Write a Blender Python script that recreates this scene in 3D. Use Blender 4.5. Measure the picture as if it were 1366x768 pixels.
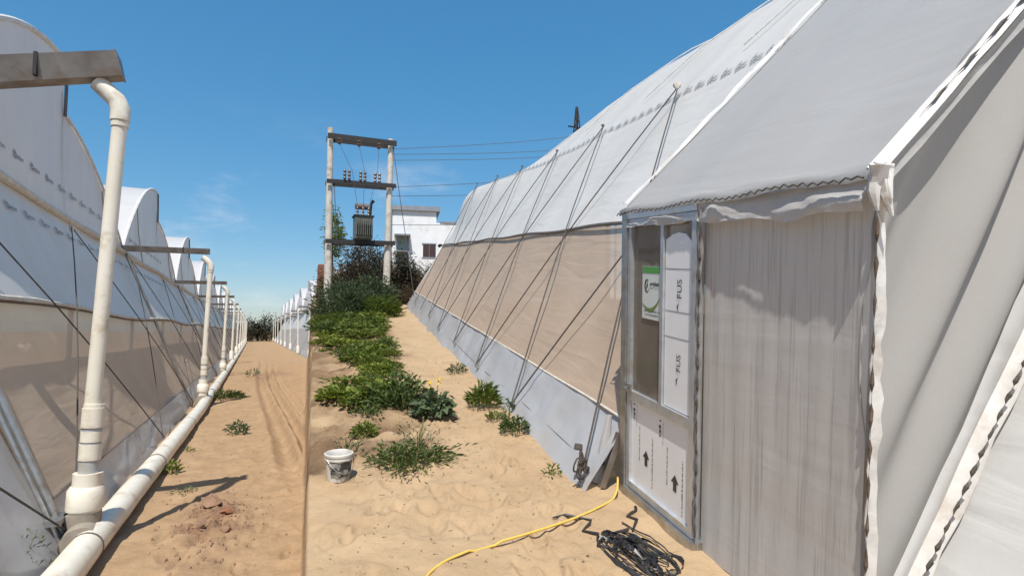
import bpy, math, random
import numpy as np
from mathutils import Vector, Matrix

for o in list(bpy.data.objects): bpy.data.objects.remove(o)
scn = bpy.context.scene
COL = scn.collection
R = math.radians
rnd = random.Random(7)

# ------------------------------------------------------------------ camera
FPX = 780.0
cam_d = bpy.data.cameras.new('camera')
cam = bpy.data.objects.new('camera', cam_d); COL.objects.link(cam)
cam.location = (0, 0, 1.7)
cam.rotation_euler = (R(90 + 4.2526), 0, R(-23.8018))
cam_d.sensor_fit = 'HORIZONTAL'; cam_d.sensor_width = 36.0; cam_d.lens = FPX / 1366 * 36
cam_d.clip_start = 0.05; cam_d.clip_end = 5000
scn.camera = cam

# ------------------------------------------------------------------ sky and sun
SUN_AZ, SUN_EL = 28.0, 60.0            # direction the light travels (deg right of +Y), elevation
world = bpy.data.worlds.new('World'); scn.world = world; world.use_nodes = True
nt = world.node_tree; nt.nodes.clear()
wo = nt.nodes.new('ShaderNodeOutputWorld'); bg = nt.nodes.new('ShaderNodeBackground')
sky = nt.nodes.new('ShaderNodeTexSky'); sky.sky_type = 'NISHITA'; sky.sun_disc = False
sky.sun_elevation = R(SUN_EL); sky.sun_rotation = R(180 + SUN_AZ)
sky.altitude = 200; sky.air_density = 1.0; sky.dust_density = 1.0; sky.ozone_density = 6.0
gm = nt.nodes.new('ShaderNodeGamma'); gm.inputs[1].default_value = 0.55          # camera-like tone of the clear sky
hsv = nt.nodes.new('ShaderNodeHueSaturation'); hsv.inputs['Saturation'].default_value = 1.7; hsv.inputs['Value'].default_value = 1.5; hsv.inputs['Hue'].default_value = 0.495
nt.links.new(sky.outputs[0], gm.inputs[0]); nt.links.new(gm.outputs[0], hsv.inputs['Color'])
bg.inputs[1].default_value = 0.15
# low fair-weather clouds: noise in the sky's own directions
geo = nt.nodes.new('ShaderNodeTexCoord')
sep = nt.nodes.new('ShaderNodeSeparateXYZ'); nt.links.new(geo.outputs['Generated'], sep.inputs[0])
mp = nt.nodes.new('ShaderNodeMapping'); mp.inputs['Scale'].default_value = (1, 1, 2.6); mp.inputs['Location'].default_value = (9.06, 0.9, 3.03)
nt.links.new(geo.outputs['Generated'], mp.inputs[0])
nz = nt.nodes.new('ShaderNodeTexNoise'); nz.inputs['Scale'].default_value = 4.2; nz.inputs['Detail'].default_value = 9; nz.inputs['Roughness'].default_value = 0.62
nt.links.new(mp.outputs[0], nz.inputs['Vector'])
cr = nt.nodes.new('ShaderNodeMapRange'); cr.interpolation_type = 'SMOOTHSTEP'
cr.inputs['From Min'].default_value = 0.49; cr.inputs['From Max'].default_value = 0.75
nt.links.new(nz.outputs[0], cr.inputs['Value'])
ba = nt.nodes.new('ShaderNodeMapRange'); ba.interpolation_type = 'SMOOTHSTEP'
ba.inputs['From Min'].default_value = 0.36; ba.inputs['From Max'].default_value = 0.14
nt.links.new(sep.outputs['Z'], ba.inputs['Value'])
mu = nt.nodes.new('ShaderNodeMath'); mu.operation = 'MULTIPLY'
nt.links.new(cr.outputs[0], mu.inputs[0]); nt.links.new(ba.outputs[0], mu.inputs[1])
mu2 = nt.nodes.new('ShaderNodeMath'); mu2.operation = 'MULTIPLY'; mu2.inputs[1].default_value = 0.55
nt.links.new(mu.outputs[0], mu2.inputs[0])
mx = nt.nodes.new('ShaderNodeMix'); mx.data_type = 'RGBA'
mx.inputs['B'].default_value = (4.6, 4.7, 4.9, 1)
nt.links.new(mu2.outputs[0], mx.inputs['Factor']); nt.links.new(hsv.outputs[0], mx.inputs['A'])
nt.links.new(mx.outputs['Result'], bg.inputs[0]); nt.links.new(bg.outputs[0], wo.inputs[0])

sl = bpy.data.lights.new('sun', 'SUN'); sl.energy = 4.2; sl.angle = R(0.53); sl.color = (1, 0.95, 0.87)
sun = bpy.data.objects.new('sun', sl); COL.objects.link(sun)
_d = Vector((math.sin(R(SUN_AZ)) * math.cos(R(SUN_EL)), math.cos(R(SUN_AZ)) * math.cos(R(SUN_EL)), -math.sin(R(SUN_EL))))
sun.rotation_euler = _d.to_track_quat('-Z', 'Y').to_euler()
sun.location = (-10, -20, 30)
vs = scn.view_settings
vs.view_transform = 'Standard'; vs.look = 'None'; vs.gamma = 1; vs.use_curve_mapping = False
vs.exposure = 0.35

# ------------------------------------------------------------------ slope frame of the right-hand plot
XR = Vector((0.98712, -0.15646, 0.03318)); YR = Vector((0.15131732, 0.98060156, 0.12459394)); ZR = Vector((-0.05203476, -0.1179686, 0.99165306))
XR = YR.cross(ZR).normalized()
OR = Vector((0.0884591, 0.20054663, 0.0141898))
MR = Matrix(((XR.x, YR.x, ZR.x, OR.x), (XR.y, YR.y, ZR.y, OR.y), (XR.z, YR.z, ZR.z, OR.z), (0, 0, 0, 1)))
def rw(x, y, z=0.0): return MR @ Vector((x, y, z))

# ------------------------------------------------------------------ noise + terrain
def sst(a, b, x):
    t = np.clip((np.asarray(x, float) - a) / (b - a), 0, 1); return t * t * (3 - 2 * t)
def _h(ix, iy, s):
    n = (ix.astype(np.int64) * 374761393 + iy.astype(np.int64) * 668265263 + s * 1442695041) & 0xffffffff
    n = ((n ^ (n >> 13)) * 1274126177) & 0xffffffff
    return ((n ^ (n >> 16)) & 0xffff) / 65535.0 * 2 - 1
def vnoise(x, y, s=0):
    x = np.asarray(x, float); y = np.asarray(y, float)
    ix = np.floor(x); iy = np.floor(y); fx = x - ix; fy = y - iy
    fx = fx * fx * (3 - 2 * fx); fy = fy * fy * (3 - 2 * fy)
    a = _h(ix, iy, s); b = _h(ix + 1, iy, s); c = _h(ix, iy + 1, s); d = _h(ix + 1, iy + 1, s)
    return (a * (1 - fx) + b * fx) * (1 - fy) + (c * (1 - fx) + d * fx) * fy
def fbm(x, y, s=0, o=4):
    v = 0; a = 1.0
    for k in range(o):
        v = v + a * vnoise(np.asarray(x) * 2 ** k + 17.3 * k, np.asarray(y) * 2 ** k - 9.1 * k, s + k); a *= 0.5
    return v
def slope_z(x, y): return OR.z - (ZR.x * (x - OR.x) + ZR.y * (y - OR.y)) / ZR.z
def plot_weight(x, y):
    az = np.degrees(np.arctan2(x, y))
    s = YR.x * (x - OR.x) + YR.y * (y - OR.y)
    w = sst(4.62, 4.96, az + 0.05 * vnoise(y * 2.3, x * 2.3, 5)) * (1 - sst(120, 165, az)) * (1 - sst(31, 35.5, s)) * (1 - sst(16, 26, x))
    return w
def terrain(x, y, detail=True):
    x = np.asarray(x, float); y = np.asarray(y, float)
    zr = np.maximum(slope_z(x, y), -0.5)
    zr = np.where(zr > 2.9, 2.9 + 0.6 * (1 - np.exp(-(zr - 2.9) / 0.6)), zr)
    w = plot_weight(x, y)
    z = w * zr
    if detail:
        d = np.hypot(x, y); fade = 1 - sst(25, 70, d)
        lx = (x - OR.x) * XR.x + (y - OR.y) * XR.y; ly = (x - OR.x) * YR.x + (y - OR.y) * YR.y
        z = z + fade * (0.014 * fbm(x * 1.3, y * 1.3, 2, 3) + 0.010 * fbm(x * 6, y * 6, 9, 4))
        # trodden sand on the right plot
        z = z + w * fade * 0.026 * np.minimum(0, fbm(x * 3.6, y * 3.6, 21, 2))
        # tilled bed: furrows and clods
        bed = w * sst(0.75, 0.3, lx + 0.12 * fbm(ly, lx, 4, 2)) * sst(4.4, 5.2, ly) * (1 - sst(16, 18, ly))
        z = z + bed * (0.045 * np.sin(ly * 7.5 + 0.8 * fbm(lx * 2, ly, 3, 2)) + 0.05 * fbm(lx * 3.5, ly * 6, 8, 4))
        # wheel tracks on the left lane
        l = (1 - w)
        for xr, dp, wd in ((0.38, 0.07, 0.10), (0.68, 0.085, 0.08), (0.93, 0.07, 0.07)):
            xx = x - xr - 0.10 * np.sin(y * 0.22) - 0.02 * vnoise(y * 0.9, y * 0, 3)
            z = z + l * sst(6.8, 9.0, y) * fade * dp * (-np.exp(-(xx / wd) ** 2) + 0.7 * np.exp(-((np.abs(xx) - 1.9 * wd) / (0.6 * wd)) ** 2))
        # dug patch with crumbs on the lane
        pt = l * np.exp(-(((x + 0.24) / 0.30) ** 2 + ((y - 5.95) / 0.75) ** 2))
        z = z + pt * (0.03 + 0.075 * fbm(x * 8, y * 8, 31, 4))
        rg = l * np.exp(-((y - 7.25 - 0.55 * (x + 0.2) + 0.12 * vnoise(x * 4, y * 0, 6)) / 0.07) ** 2) * np.exp(-((x + 0.05) / 0.55) ** 2)
        z = z + rg * 0.045
        z = z + footprints(x, y)
    return z
_fr = np.random.default_rng(77)
FOOT = []
for k in range(230):
    if k < 150: lx_, ly_ = _fr.uniform(-0.2, 1.5), 2.6 + _fr.uniform(0, 1) ** 1.5 * 7.5
    else: lx_, ly_ = None, None
    if lx_ is not None: p_ = MR @ Vector((lx_, ly_, 0)); fx_, fy_ = p_.x, p_.y
    else: fx_, fy_ = _fr.uniform(-0.8, 0.9), 4.6 + _fr.uniform(0, 1) ** 1.5 * 12
    FOOT.append((fx_, fy_, _fr.uniform(-0.7, 0.7) + 0.15, _fr.uniform(0.10, 0.15), _fr.uniform(0.04, 0.06), _fr.uniform(0.010, 0.024)))
def footprints(x, y):
    z = np.zeros_like(x)
    for fx_, fy_, a_, ll_, ww_, dp_ in FOOT:
        m_ = np.nonzero((np.abs(x - fx_) < 0.4) & (np.abs(y - fy_) < 0.4))[0]
        if len(m_) == 0: continue
        dx_f = x[m_] - fx_; dy_f = y[m_] - fy_
        u_ = (dx_f * math.sin(a_) + dy_f * math.cos(a_)) / ll_; v_ = (dx_f * math.cos(a_) - dy_f * math.sin(a_)) / ww_
        r_ = np.sqrt(u_ * u_ + v_ * v_)
        z[m_] += dp_ * (-np.exp(-r_ ** 4) + 0.55 * np.exp(-((r_ - 1.35) / 0.3) ** 2))
    return z
def tz(x, y): return float(terrain(np.array([x]), np.array([y]))[0])
def on_ground(x, y): return Vector((x, y, tz(x, y)))
def r_ground(x, y):
    p = rw(x, y, 0); return Vector((p.x, p.y, tz(p.x, p.y)))

# ------------------------------------------------------------------ materials
MATS = {}
def new_mat(name):
    m = bpy.data.materials.new(name); m.use_nodes = True
    n = m.node_tree; n.nodes.clear()
    return m, n
def N(n, t, **kw):
    x = n.nodes.new(t)
    for k, v in kw.items(): setattr(x, k, v)
    return x
def noise(n, scale, detail=5, rough=0.55, coord='Object', sc=(1, 1, 1), dist=0):
    tc = N(n, 'ShaderNodeTexCoord'); m = N(n, 'ShaderNodeMapping'); m.inputs['Scale'].default_value = sc
    n.links.new(tc.outputs[coord], m.inputs[0])
    t = N(n, 'ShaderNodeTexNoise'); t.inputs['Scale'].default_value = scale; t.inputs['Detail'].default_value = detail
    t.inputs['Roughness'].default_value = rough; t.inputs['Distortion'].default_value = dist
    n.links.new(m.outputs[0], t.inputs['Vector']); return t.outputs[0]
def ramp(n, v, a, b, lo=0.3, hi=0.7):
    r = N(n, 'ShaderNodeMapRange'); r.inputs['From Min'].default_value = lo; r.inputs['From Max'].default_value = hi
    n.links.new(v, r.inputs['Value'])
    m = N(n, 'ShaderNodeMix', data_type='RGBA'); n.links.new(r.outputs[0], m.inputs['Factor'])
    for s, c in (('A', a), ('B', b)):
        if isinstance(c, tuple): m.inputs[s].default_value = (*c, 1)
        else: n.links.new(c, m.inputs[s])
    return m.outputs['Result']
def mixc(n, f, a, b, bt='MIX'):
    m = N(n, 'ShaderNodeMix', data_type='RGBA', blend_type=bt)
    if isinstance(f, (int, float)): m.inputs['Factor'].default_value = f
    else: n.links.new(f, m.inputs['Factor'])
    for s, c in (('A', a), ('B', b)):
        if isinstance(c, tuple): m.inputs[s].default_value = (*c, 1)
        else: n.links.new(c, m.inputs[s])
    return m.outputs['Result']
def bump(n, v, strength=0.3, dist=0.02, normal=None):
    b = N(n, 'ShaderNodeBump'); b.inputs['Strength'].default_value = strength; b.inputs['Distance'].default_value = dist
    n.links.new(v, b.inputs['Height'])
    if normal is not None: n.links.new(normal, b.inputs['Normal'])
    return b.outputs[0]
def simple(name, c1, c2=None, rough=0.6, metal=0.0, scale=6, detail=5, bstr=0.0, bdist=0.01, sc=(1, 1, 1), lo=0.3, hi=0.7, dirt=None):
    m, n = new_mat(name); out = N(n, 'ShaderNodeOutputMaterial'); p = N(n, 'ShaderNodeBsdfPrincipled')
    v = noise(n, scale, detail, sc=sc)
    col = ramp(n, v, c1, c2 or tuple(x * 0.8 for x in c1), lo, hi)
    if dirt: col = mixc(n, ramp(n, noise(n, dirt[1], 6, 0.65), (0, 0, 0), (1, 1, 1), 0.52, 0.72), col, dirt[0])
    n.links.new(col, p.inputs['Base Color']); p.inputs['Roughness'].default_value = rough; p.inputs['Metallic'].default_value = metal
    if bstr: n.links.new(bump(n, v, bstr, bdist), p.inputs['Normal'])
    n.links.new(p.outputs[0], out.inputs[0]); MATS[name] = m; return m
def film(name, c, trans=0.3, rough=0.4, wr=0.35, sc=(1, 1, 1), dust=(0.5, 0.42, 0.33), dustamt=0.25, spec=0.4, streak=None, see=0.0, crease=(0.5, 0.25, 2.2)):
    """thin sheet: diffuse + translucent (+ a little see-through for netting), long soft creases, streaky dust"""
    m, n = new_mat(name); out = N(n, 'ShaderNodeOutputMaterial'); p = N(n, 'ShaderNodeBsdfPrincipled')
    d = ramp(n, noise(n, 1.1, 4, 0.55, sc=(sc[0], sc[1] * 1.6, sc[2] * 0.4)), (0, 0, 0), (1, 1, 1), 0.40, 0.80)
    dm = N(n, 'ShaderNodeMath', operation='MULTIPLY'); dm.inputs[1].default_value = dustamt; n.links.new(d, dm.inputs[0])
    col = mixc(n, dm.outputs[0], c, dust)
    col = mixc(n, ramp(n, noise(n, 60, 3, 0.7), (0, 0, 0), (0.10, 0.10, 0.10)), col, tuple(x * 0.6 for x in c))
    if streak:
        sv = noise(n, streak[0], 4, 0.7, sc=streak[1])
        col = mixc(n, ramp(n, sv, (0, 0, 0), (streak[3],) * 3, 0.52, 0.66), col, streak[2])
    n.links.new(col, p.inputs['Base Color']); p.inputs['Roughness'].default_value = rough
    p.inputs['Specular IOR Level'].default_value = spec
    b = bump(n, noise(n, 2.4, 3, 0.45, sc=crease, dist=1.2), wr, 0.06)
    b = bump(n, noise(n, 7, 3, 0.5, sc=(crease[2], crease[1] * 0.5, crease[0])), wr * 0.35, 0.02, b)
    n.links.new(b, p.inputs['Normal'])
    tr = N(n, 'ShaderNodeBsdfTranslucent'); n.links.new(col, tr.inputs[0]); n.links.new(b, tr.inputs['Normal'])
    mixs = N(n, 'ShaderNodeMixShader'); mixs.inputs[0].default_value = trans
    n.links.new(p.outputs[0], mixs.inputs[1]); n.links.new(tr.outputs[0], mixs.inputs[2])
    res = mixs
    if see:
        tp_ = N(n, 'ShaderNodeBsdfTransparent'); m2_ = N(n, 'ShaderNodeMixShader'); m2_.inputs[0].default_value = see
        n.links.new(mixs.outputs[0], m2_.inputs[1]); n.links.new(tp_.outputs[0], m2_.inputs[2]); res = m2_
    n.links.new(res.outputs[0], out.inputs[0]); MATS[name] = m; return m
def leafmat(name, a, b, c=None, trans=0.3):
    m, n = new_mat(name); out = N(n, 'ShaderNodeOutputMaterial'); p = N(n, 'ShaderNodeBsdfPrincipled')
    g = N(n, 'ShaderNodeNewGeometry')
    col = ramp(n, g.outputs['Random Per Island'], a, b, 0, 1)
    oi = N(n, 'ShaderNodeObjectInfo')
    col = mixc(n, ramp(n, oi.outputs['Random'], (0, 0, 0), (0.45, 0.45, 0.45), 0, 1), col, c or tuple(x * 1.3 for x in b))
    n.links.new(col, p.inputs['Base Color']); p.inputs['Roughness'].default_value = 0.55; p.inputs['Specular IOR Level'].default_value = 0.3
    tr = N(n, 'ShaderNodeBsdfTranslucent'); n.links.new(col, tr.inputs[0])
    mixs = N(n, 'ShaderNodeMixShader'); mixs.inputs[0].default_value = trans
    n.links.new(p.outputs[0], mixs.inputs[1]); n.links.new(tr.outputs[0], mixs.inputs[2])
    n.links.new(mixs.outputs[0], out.inputs[0]); MATS[name] = m; return m
def sand():
    m, n = new_mat('sand'); out = N(n, 'ShaderNodeOutputMaterial'); p = N(n, 'ShaderNodeBsdfPrincipled')
    at = N(n, 'ShaderNodeAttribute', attribute_name='soil'); s = N(n, 'ShaderNodeSeparateColor'); n.links.new(at.outputs[0], s.inputs[0])
    big = noise(n, 0.55, 6, 0.6); mid = noise(n, 3.5, 7, 0.65); fine = noise(n, 46, 5, 0.7); grit = noise(n, 170, 3, 0.6)
    right = ramp(n, mid, (0.375, 0.262, 0.155), (0.465, 0.338, 0.208), 0.3, 0.7)
    left = ramp(n, mid, (0.30, 0.195, 0.11), (0.42, 0.285, 0.168), 0.3, 0.7)
    col = mixc(n, s.outputs[0], right, left)
    col = mixc(n, ramp(n, big, (0, 0, 0), (0.35, 0.35, 0.35), 0.4, 0.7), col, (0.32, 0.205, 0.115))
    col = mixc(n, s.outputs[2], col, ramp(n, mid, (0.11, 0.068, 0.04), (0.25, 0.16, 0.092), 0.35, 0.7))
    col = mixc(n, s.outputs[1], col, ramp(n, fine, (0.13, 0.075, 0.048), (0.28, 0.165, 0.098), 0.35, 0.65))
    col = mixc(n, ramp(n, fine, (0, 0, 0), (0.4, 0.4, 0.4), 0.58, 0.74), col, (0.20, 0.125, 0.07))
    col = mixc(n, ramp(n, grit, (0, 0, 0), (0.4, 0.4, 0.4), 0.5, 0.8), col, (0.48, 0.36, 0.23))
    n.links.new(col, p.inputs['Base Color']); p.inputs['Roughness'].default_value = 0.95; p.inputs['Specular IOR Level'].default_value = 0.12
    b = bump(n, noise(n, 5.5, 6, 0.55), 0.6, 0.055); b = bump(n, noise(n, 17, 5, 0.62), 0.5, 0.02, b); b = bump(n, fine, 0.5, 0.008, b); b = bump(n, grit, 0.35, 0.003, b)
    n.links.new(b, p.inputs['Normal']); n.links.new(p.outputs[0], out.inputs[0]); MATS['sand'] = m
sand()
film('roof_film', (0.70, 0.685, 0.655), 0.24, 0.42, 0.30, dustamt=0.25, spec=0.25, crease=(1.2, 0.3, 1.2))
film('porch_film', (0.51, 0.505, 0.495), 0.30, 0.45, 0.22, dustamt=0.15, spec=0.25)
film('white_film', (0.74, 0.735, 0.72), 0.28, 0.34, 0.35, dustamt=0.25, crease=(1, 0.5, 0.5))
film('gable_film', (0.76, 0.755, 0.75), 0.34, 0.34, 0.35, dustamt=0.2, crease=(1, 0.9, 0.4))
film('near_film', (0.64, 0.635, 0.62), 0.15, 0.33, 0.3, dustamt=0.2)
film('apron_film', (0.56, 0.56, 0.57), 0.25, 0.28, 0.22, dust=(0.46, 0.39, 0.31), dustamt=0.4, spec=0.5, see=0.06, crease=(1, 0.9, 0.7))
film('curtain_mesh', (0.60, 0.465, 0.355), 0.30, 0.6, 0.30, dust=(0.50, 0.36, 0.25), dustamt=0.35, spec=0.15, see=0.16)
film('left_curtain', (0.72, 0.575, 0.44), 0.34, 0.6, 0.25, dust=(0.52, 0.40, 0.29), dustamt=0.4, spec=0.15, see=0.16)
film('valance_film', (0.68, 0.665, 0.64), 0.25, 0.5, 0.3, dustamt=0.3, spec=0.2)
film('porch_mesh', (0.80, 0.78, 0.75), 0.34, 0.6, 0.06, dust=(0.56, 0.52, 0.48), dustamt=0.3, spec=0.15,
     streak=(5, (1, 7, 0.22), (0.46, 0.44, 0.42), 0.6))
film('end_mesh', (0.44, 0.43, 0.42), 0.25, 0.6, 0.2, dust=(0.42, 0.37, 0.32), dustamt=0.3, spec=0.2)
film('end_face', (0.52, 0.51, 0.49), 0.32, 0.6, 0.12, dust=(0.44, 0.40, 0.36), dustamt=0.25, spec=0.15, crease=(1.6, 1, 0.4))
simple('pvc', (0.78, 0.74, 0.645), (0.70, 0.65, 0.54), 0.36, 0, 3, dirt=((0.50, 0.41, 0.29), 5))
simple('pvc_grey', (0.42, 0.44, 0.45), (0.34, 0.35, 0.36), 0.42, 0, 6, dirt=((0.4, 0.33, 0.24), 8))
simple('cement', (0.33, 0.29, 0.24), (0.24, 0.21, 0.17), 0.8, 0, 9, bstr=0.4)
simple('galv', (0.50, 0.51, 0.51), (0.36, 0.36, 0.35), 0.38, 0.85, 14, dirt=((0.36, 0.28, 0.2), 5))
simple('gutter_metal', (0.34, 0.315, 0.29), (0.20, 0.175, 0.155), 0.45, 0.7, 5, dirt=((0.22, 0.14, 0.09), 4))
simple('rope', (0.055, 0.048, 0.042), (0.10, 0.085, 0.07), 0.85, 0, 60, bstr=0.3)
simple('rope_brown', (0.16, 0.115, 0.08), (0.09, 0.065, 0.05), 0.85, 0, 40)
simple('black_plastic', (0.012, 0.012, 0.014), (0.04, 0.038, 0.038), 0.42, 0, 30)
simple('rail_dark', (0.09, 0.075, 0.065), (0.17, 0.14, 0.12), 0.6, 0, 20)
simple('rail_white', (0.70, 0.66, 0.58), (0.52, 0.46, 0.38), 0.6, 0, 12, bstr=0.5, bdist=0.02)
simple('white_strip', (0.74, 0.725, 0.70), (0.60, 0.57, 0.53), 0.5, 0, 9, bstr=0.4, bdist=0.02, dirt=((0.5, 0.43, 0.36), 6))
simple('print_ink', (0.13, 0.14, 0.155), (0.22, 0.23, 0.24), 0.6)
simple('ink_black', (0.025, 0.026, 0.026), (0.05, 0.05, 0.05), 0.5)
simple('board_white', (0.88, 0.89, 0.90), (0.83, 0.84, 0.85), 0.35, 0, 5)
simple('aluminium', (0.62, 0.65, 0.68), (0.48, 0.51, 0.55), 0.35, 0.6, 10, dirt=((0.45, 0.4, 0.34), 7))
simple('poster_white', (0.70, 0.73, 0.70), (0.64, 0.67, 0.63), 0.4)
simple('poster_green', (0.10, 0.36, 0.07), (0.08, 0.30, 0.05), 0.4)
simple('poster_olive', (0.20, 0.30, 0.08), (0.15, 0.22, 0.06), 0.4)
simple('hose', (0.72, 0.50, 0.10), (0.62, 0.42, 0.09), 0.42, 0, 20)
simple('pole_concrete', (0.62, 0.58, 0.51), (0.48, 0.44, 0.38), 0.85, 0, 6, bstr=0.3, dirt=((0.3, 0.24, 0.18), 4))
simple('dark_steel', (0.016, 0.015, 0.016), (0.03, 0.027, 0.025), 0.7, 0.1, 10)
simple('transformer', (0.10, 0.115, 0.10), (0.16, 0.17, 0.14), 0.55, 0.2, 6, dirt=((0.20, 0.14, 0.09), 6))
simple('porcelain', (0.12, 0.07, 0.05), (0.08, 0.05, 0.04), 0.3)
simple('wire', (0.10, 0.10, 0.11), (0.15, 0.15, 0.16), 0.5, 0.3)
simple('house_white', (0.78, 0.79, 0.80), (0.70, 0.71, 0.72), 0.85, 0, 2, dirt=((0.55, 0.52, 0.47), 1.5))
simple('house_grey', (0.20, 0.22, 0.25), (0.26, 0.28, 0.31), 0.8, 0, 4)
simple('dark_opening', (0.06, 0.03, 0.028), (0.04, 0.028, 0.028), 0.5)
simple('green_door', (0.20, 0.24, 0.20), (0.26, 0.30, 0.26), 0.6)
simple('brick', (0.24, 0.10, 0.065), (0.33, 0.15, 0.10), 0.9, 0, 14)
simple('bark', (0.15, 0.115, 0.08), (0.22, 0.17, 0.12), 0.9, 0, 12, bstr=0.5)
simple('stem_green', (0.14, 0.17, 0.06), (0.20, 0.21, 0.09), 0.8)
simple('clod', (0.22, 0.13, 0.085), (0.33, 0.205, 0.13), 0.95, 0, 9, bstr=0.6, bdist=0.02)
simple('brick_bit', (0.34, 0.14, 0.075), (0.24, 0.10, 0.06), 0.95, 0, 14, bstr=0.5)
simple('bucket_white', (0.70, 0.68, 0.64), (0.52, 0.49, 0.44), 0.5, 0, 6, dirt=((0.12, 0.11, 0.10), 5))
simple('bucket_grey', (0.035, 0.035, 0.035), (0.34, 0.33, 0.31), 0.5, 0, 16, lo=0.48, hi=0.6)
simple('petal', (0.85, 0.58, 0.03), (0.80, 0.50, 0.03), 0.5)
leafmat('leaf_green', (0.07, 0.12, 0.022), (0.15, 0.20, 0.035), (0.23, 0.25, 0.045))
leafmat('leaf_dark', (0.05, 0.09, 0.026), (0.10, 0.145, 0.038), (0.14, 0.17, 0.045))
leafmat('leaf_lime', (0.15, 0.21, 0.03), (0.24, 0.28, 0.045), (0.26, 0.30, 0.06))
leafmat('leaf_grey', (0.075, 0.115, 0.06), (0.13, 0.17, 0.085), (0.12, 0.16, 0.07))
leafmat('leaf_dry', (0.10, 0.075, 0.045), (0.17, 0.125, 0.08), (0.13, 0.12, 0.055), 0.15)
leafmat('leaf_far', (0.035, 0.04, 0.022), (0.075, 0.07, 0.038), (0.09, 0.075, 0.045), 0.15)
m, n = new_mat('glass'); out = N(n, 'ShaderNodeOutputMaterial'); g1 = N(n, 'ShaderNodeBsdfTransparent'); g1.inputs[0].default_value = (0.80, 0.82, 0.80, 1)
g2 = N(n, 'ShaderNodeBsdfGlossy'); g2.inputs['Roughness'].default_value = 0.06
fr = N(n, 'ShaderNodeFresnel'); fr.inputs[0].default_value = 1.5; ms = N(n, 'ShaderNodeMixShader')
gd = N(n, 'ShaderNodeBsdfDiffuse'); gd.inputs[0].default_value = (0.42, 0.36, 0.29, 1); md = N(n, 'ShaderNodeMixShader')
n.links.new(ramp(n, noise(n, 3, 6, 0.6, sc=(1, 1, 0.5)), (0.36, 0.36, 0.36), (0.55, 0.55, 0.55)), md.inputs[0]); n.links.new(g1.outputs[0], md.inputs[1]); n.links.new(gd.outputs[0], md.inputs[2])
n.links.new(fr.outputs[0], ms.inputs[0]); n.links.new(md.outputs[0], ms.inputs[1]); n.links.new(g2.outputs[0], ms.inputs[2]); n.links.new(ms.outputs[0], out.inputs[0])
MATS['glass'] = m

# ------------------------------------------------------------------ mesh helpers
class MB:
    def __init__(s): s.v = []; s.f = []
    def add(s, v, f):
        b = len(s.v); s.v += [tuple(x) for x in v]; s.f += [tuple(i + b for i in q) for q in f]; return s
    def box(s, a, b, m=None):
        (x0, y0, z0), (x1, y1, z1) = a, b
        v = [Vector(p) for p in ((x0, y0, z0), (x1, y0, z0), (x1, y1, z0), (x0, y1, z0), (x0, y0, z1), (x1, y0, z1), (x1, y1, z1), (x0, y1, z1))]
        if m: v = [m @ p for p in v]
        return s.add(v, [(0, 3, 2, 1), (4, 5, 6, 7), (0, 1, 5, 4), (1, 2, 6, 5), (2, 3, 7, 6), (3, 0, 4, 7)])
    def tube(s, pts, r, n=8, cap=True):
        pts = [Vector(p) for p in pts]
        rs = list(r) if isinstance(r, (list, tuple)) else [r] * len(pts)
        v = []; f = []; up = None
        for i, p in enumerate(pts):
            t = (pts[min(i + 1, len(pts) - 1)] - pts[max(i - 1, 0)])
            t = t.normalized() if t.length > 1e-9 else Vector((0, 0, 1))
            if up is None: up = Vector((0, 0, 1)) if abs(t.z) < 0.9 else Vector((1, 0, 0))
            a = (up - t * up.dot(t)).normalized(); b = t.cross(a); up = a
            for k in range(n):
                an = 2 * math.pi * k / n; v.append(p + (a * math.cos(an) + b * math.sin(an)) * rs[i])
        for i in range(len(pts) - 1):
            for k in range(n): f.append((i * n + k, i * n + (k + 1) % n, (i + 1) * n + (k + 1) % n, (i + 1) * n + k))
        if cap: f.append(tuple(range(n - 1, -1, -1))); f.append(tuple((len(pts) - 1) * n + k for k in range(n)))
        return s.add(v, f)
    def poly(s, pts): return s.add(pts, [tuple(range(len(pts)))])
    def prism(s, pts, off):
        n = len(pts); off = Vector(off); v = [Vector(p) for p in pts] + [Vector(p) + off for p in pts]
        return s.add(v, [tuple(range(n)), tuple(range(2 * n - 1, n - 1, -1))] + [(i, i + n, (i + 1) % n + n, (i + 1) % n) for i in range(n)])
    def mesh(s, name, mat, smooth=False):
        me = bpy.data.meshes.new(name); me.from_pydata(s.v, [], s.f); me.update()
        if mat: me.materials.append(MATS[mat])
        if smooth:
            me.polygons.foreach_set('use_smooth', [True] * len(me.polygons)); me.set_sharp_from_angle(angle=R(38))
        return me
    def build(s, name, mat, parent=None, smooth=False):
        return link(name, s.mesh(name, mat, smooth), parent)
def link(name, me, parent=None):
    o = bpy.data.objects.new(name, me); COL.objects.link(o)
    if parent: o.parent = parent
    return o
def tag(o, label, cat, group=None, kind=None):
    if label: o['label'] = label
    if cat: o['category'] = cat
    if group: o['group'] = group
    if kind: o['kind'] = kind
    return o
def thing(name, label, cat, loc=(0, 0, 0), group=None, mat=None):
    o = bpy.data.objects.new(name, None); COL.objects.link(o); o.empty_display_size = 0.2
    if mat is not None: o.matrix_world = mat
    else: o.location = loc
    return tag(o, label, cat, group)
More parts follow.
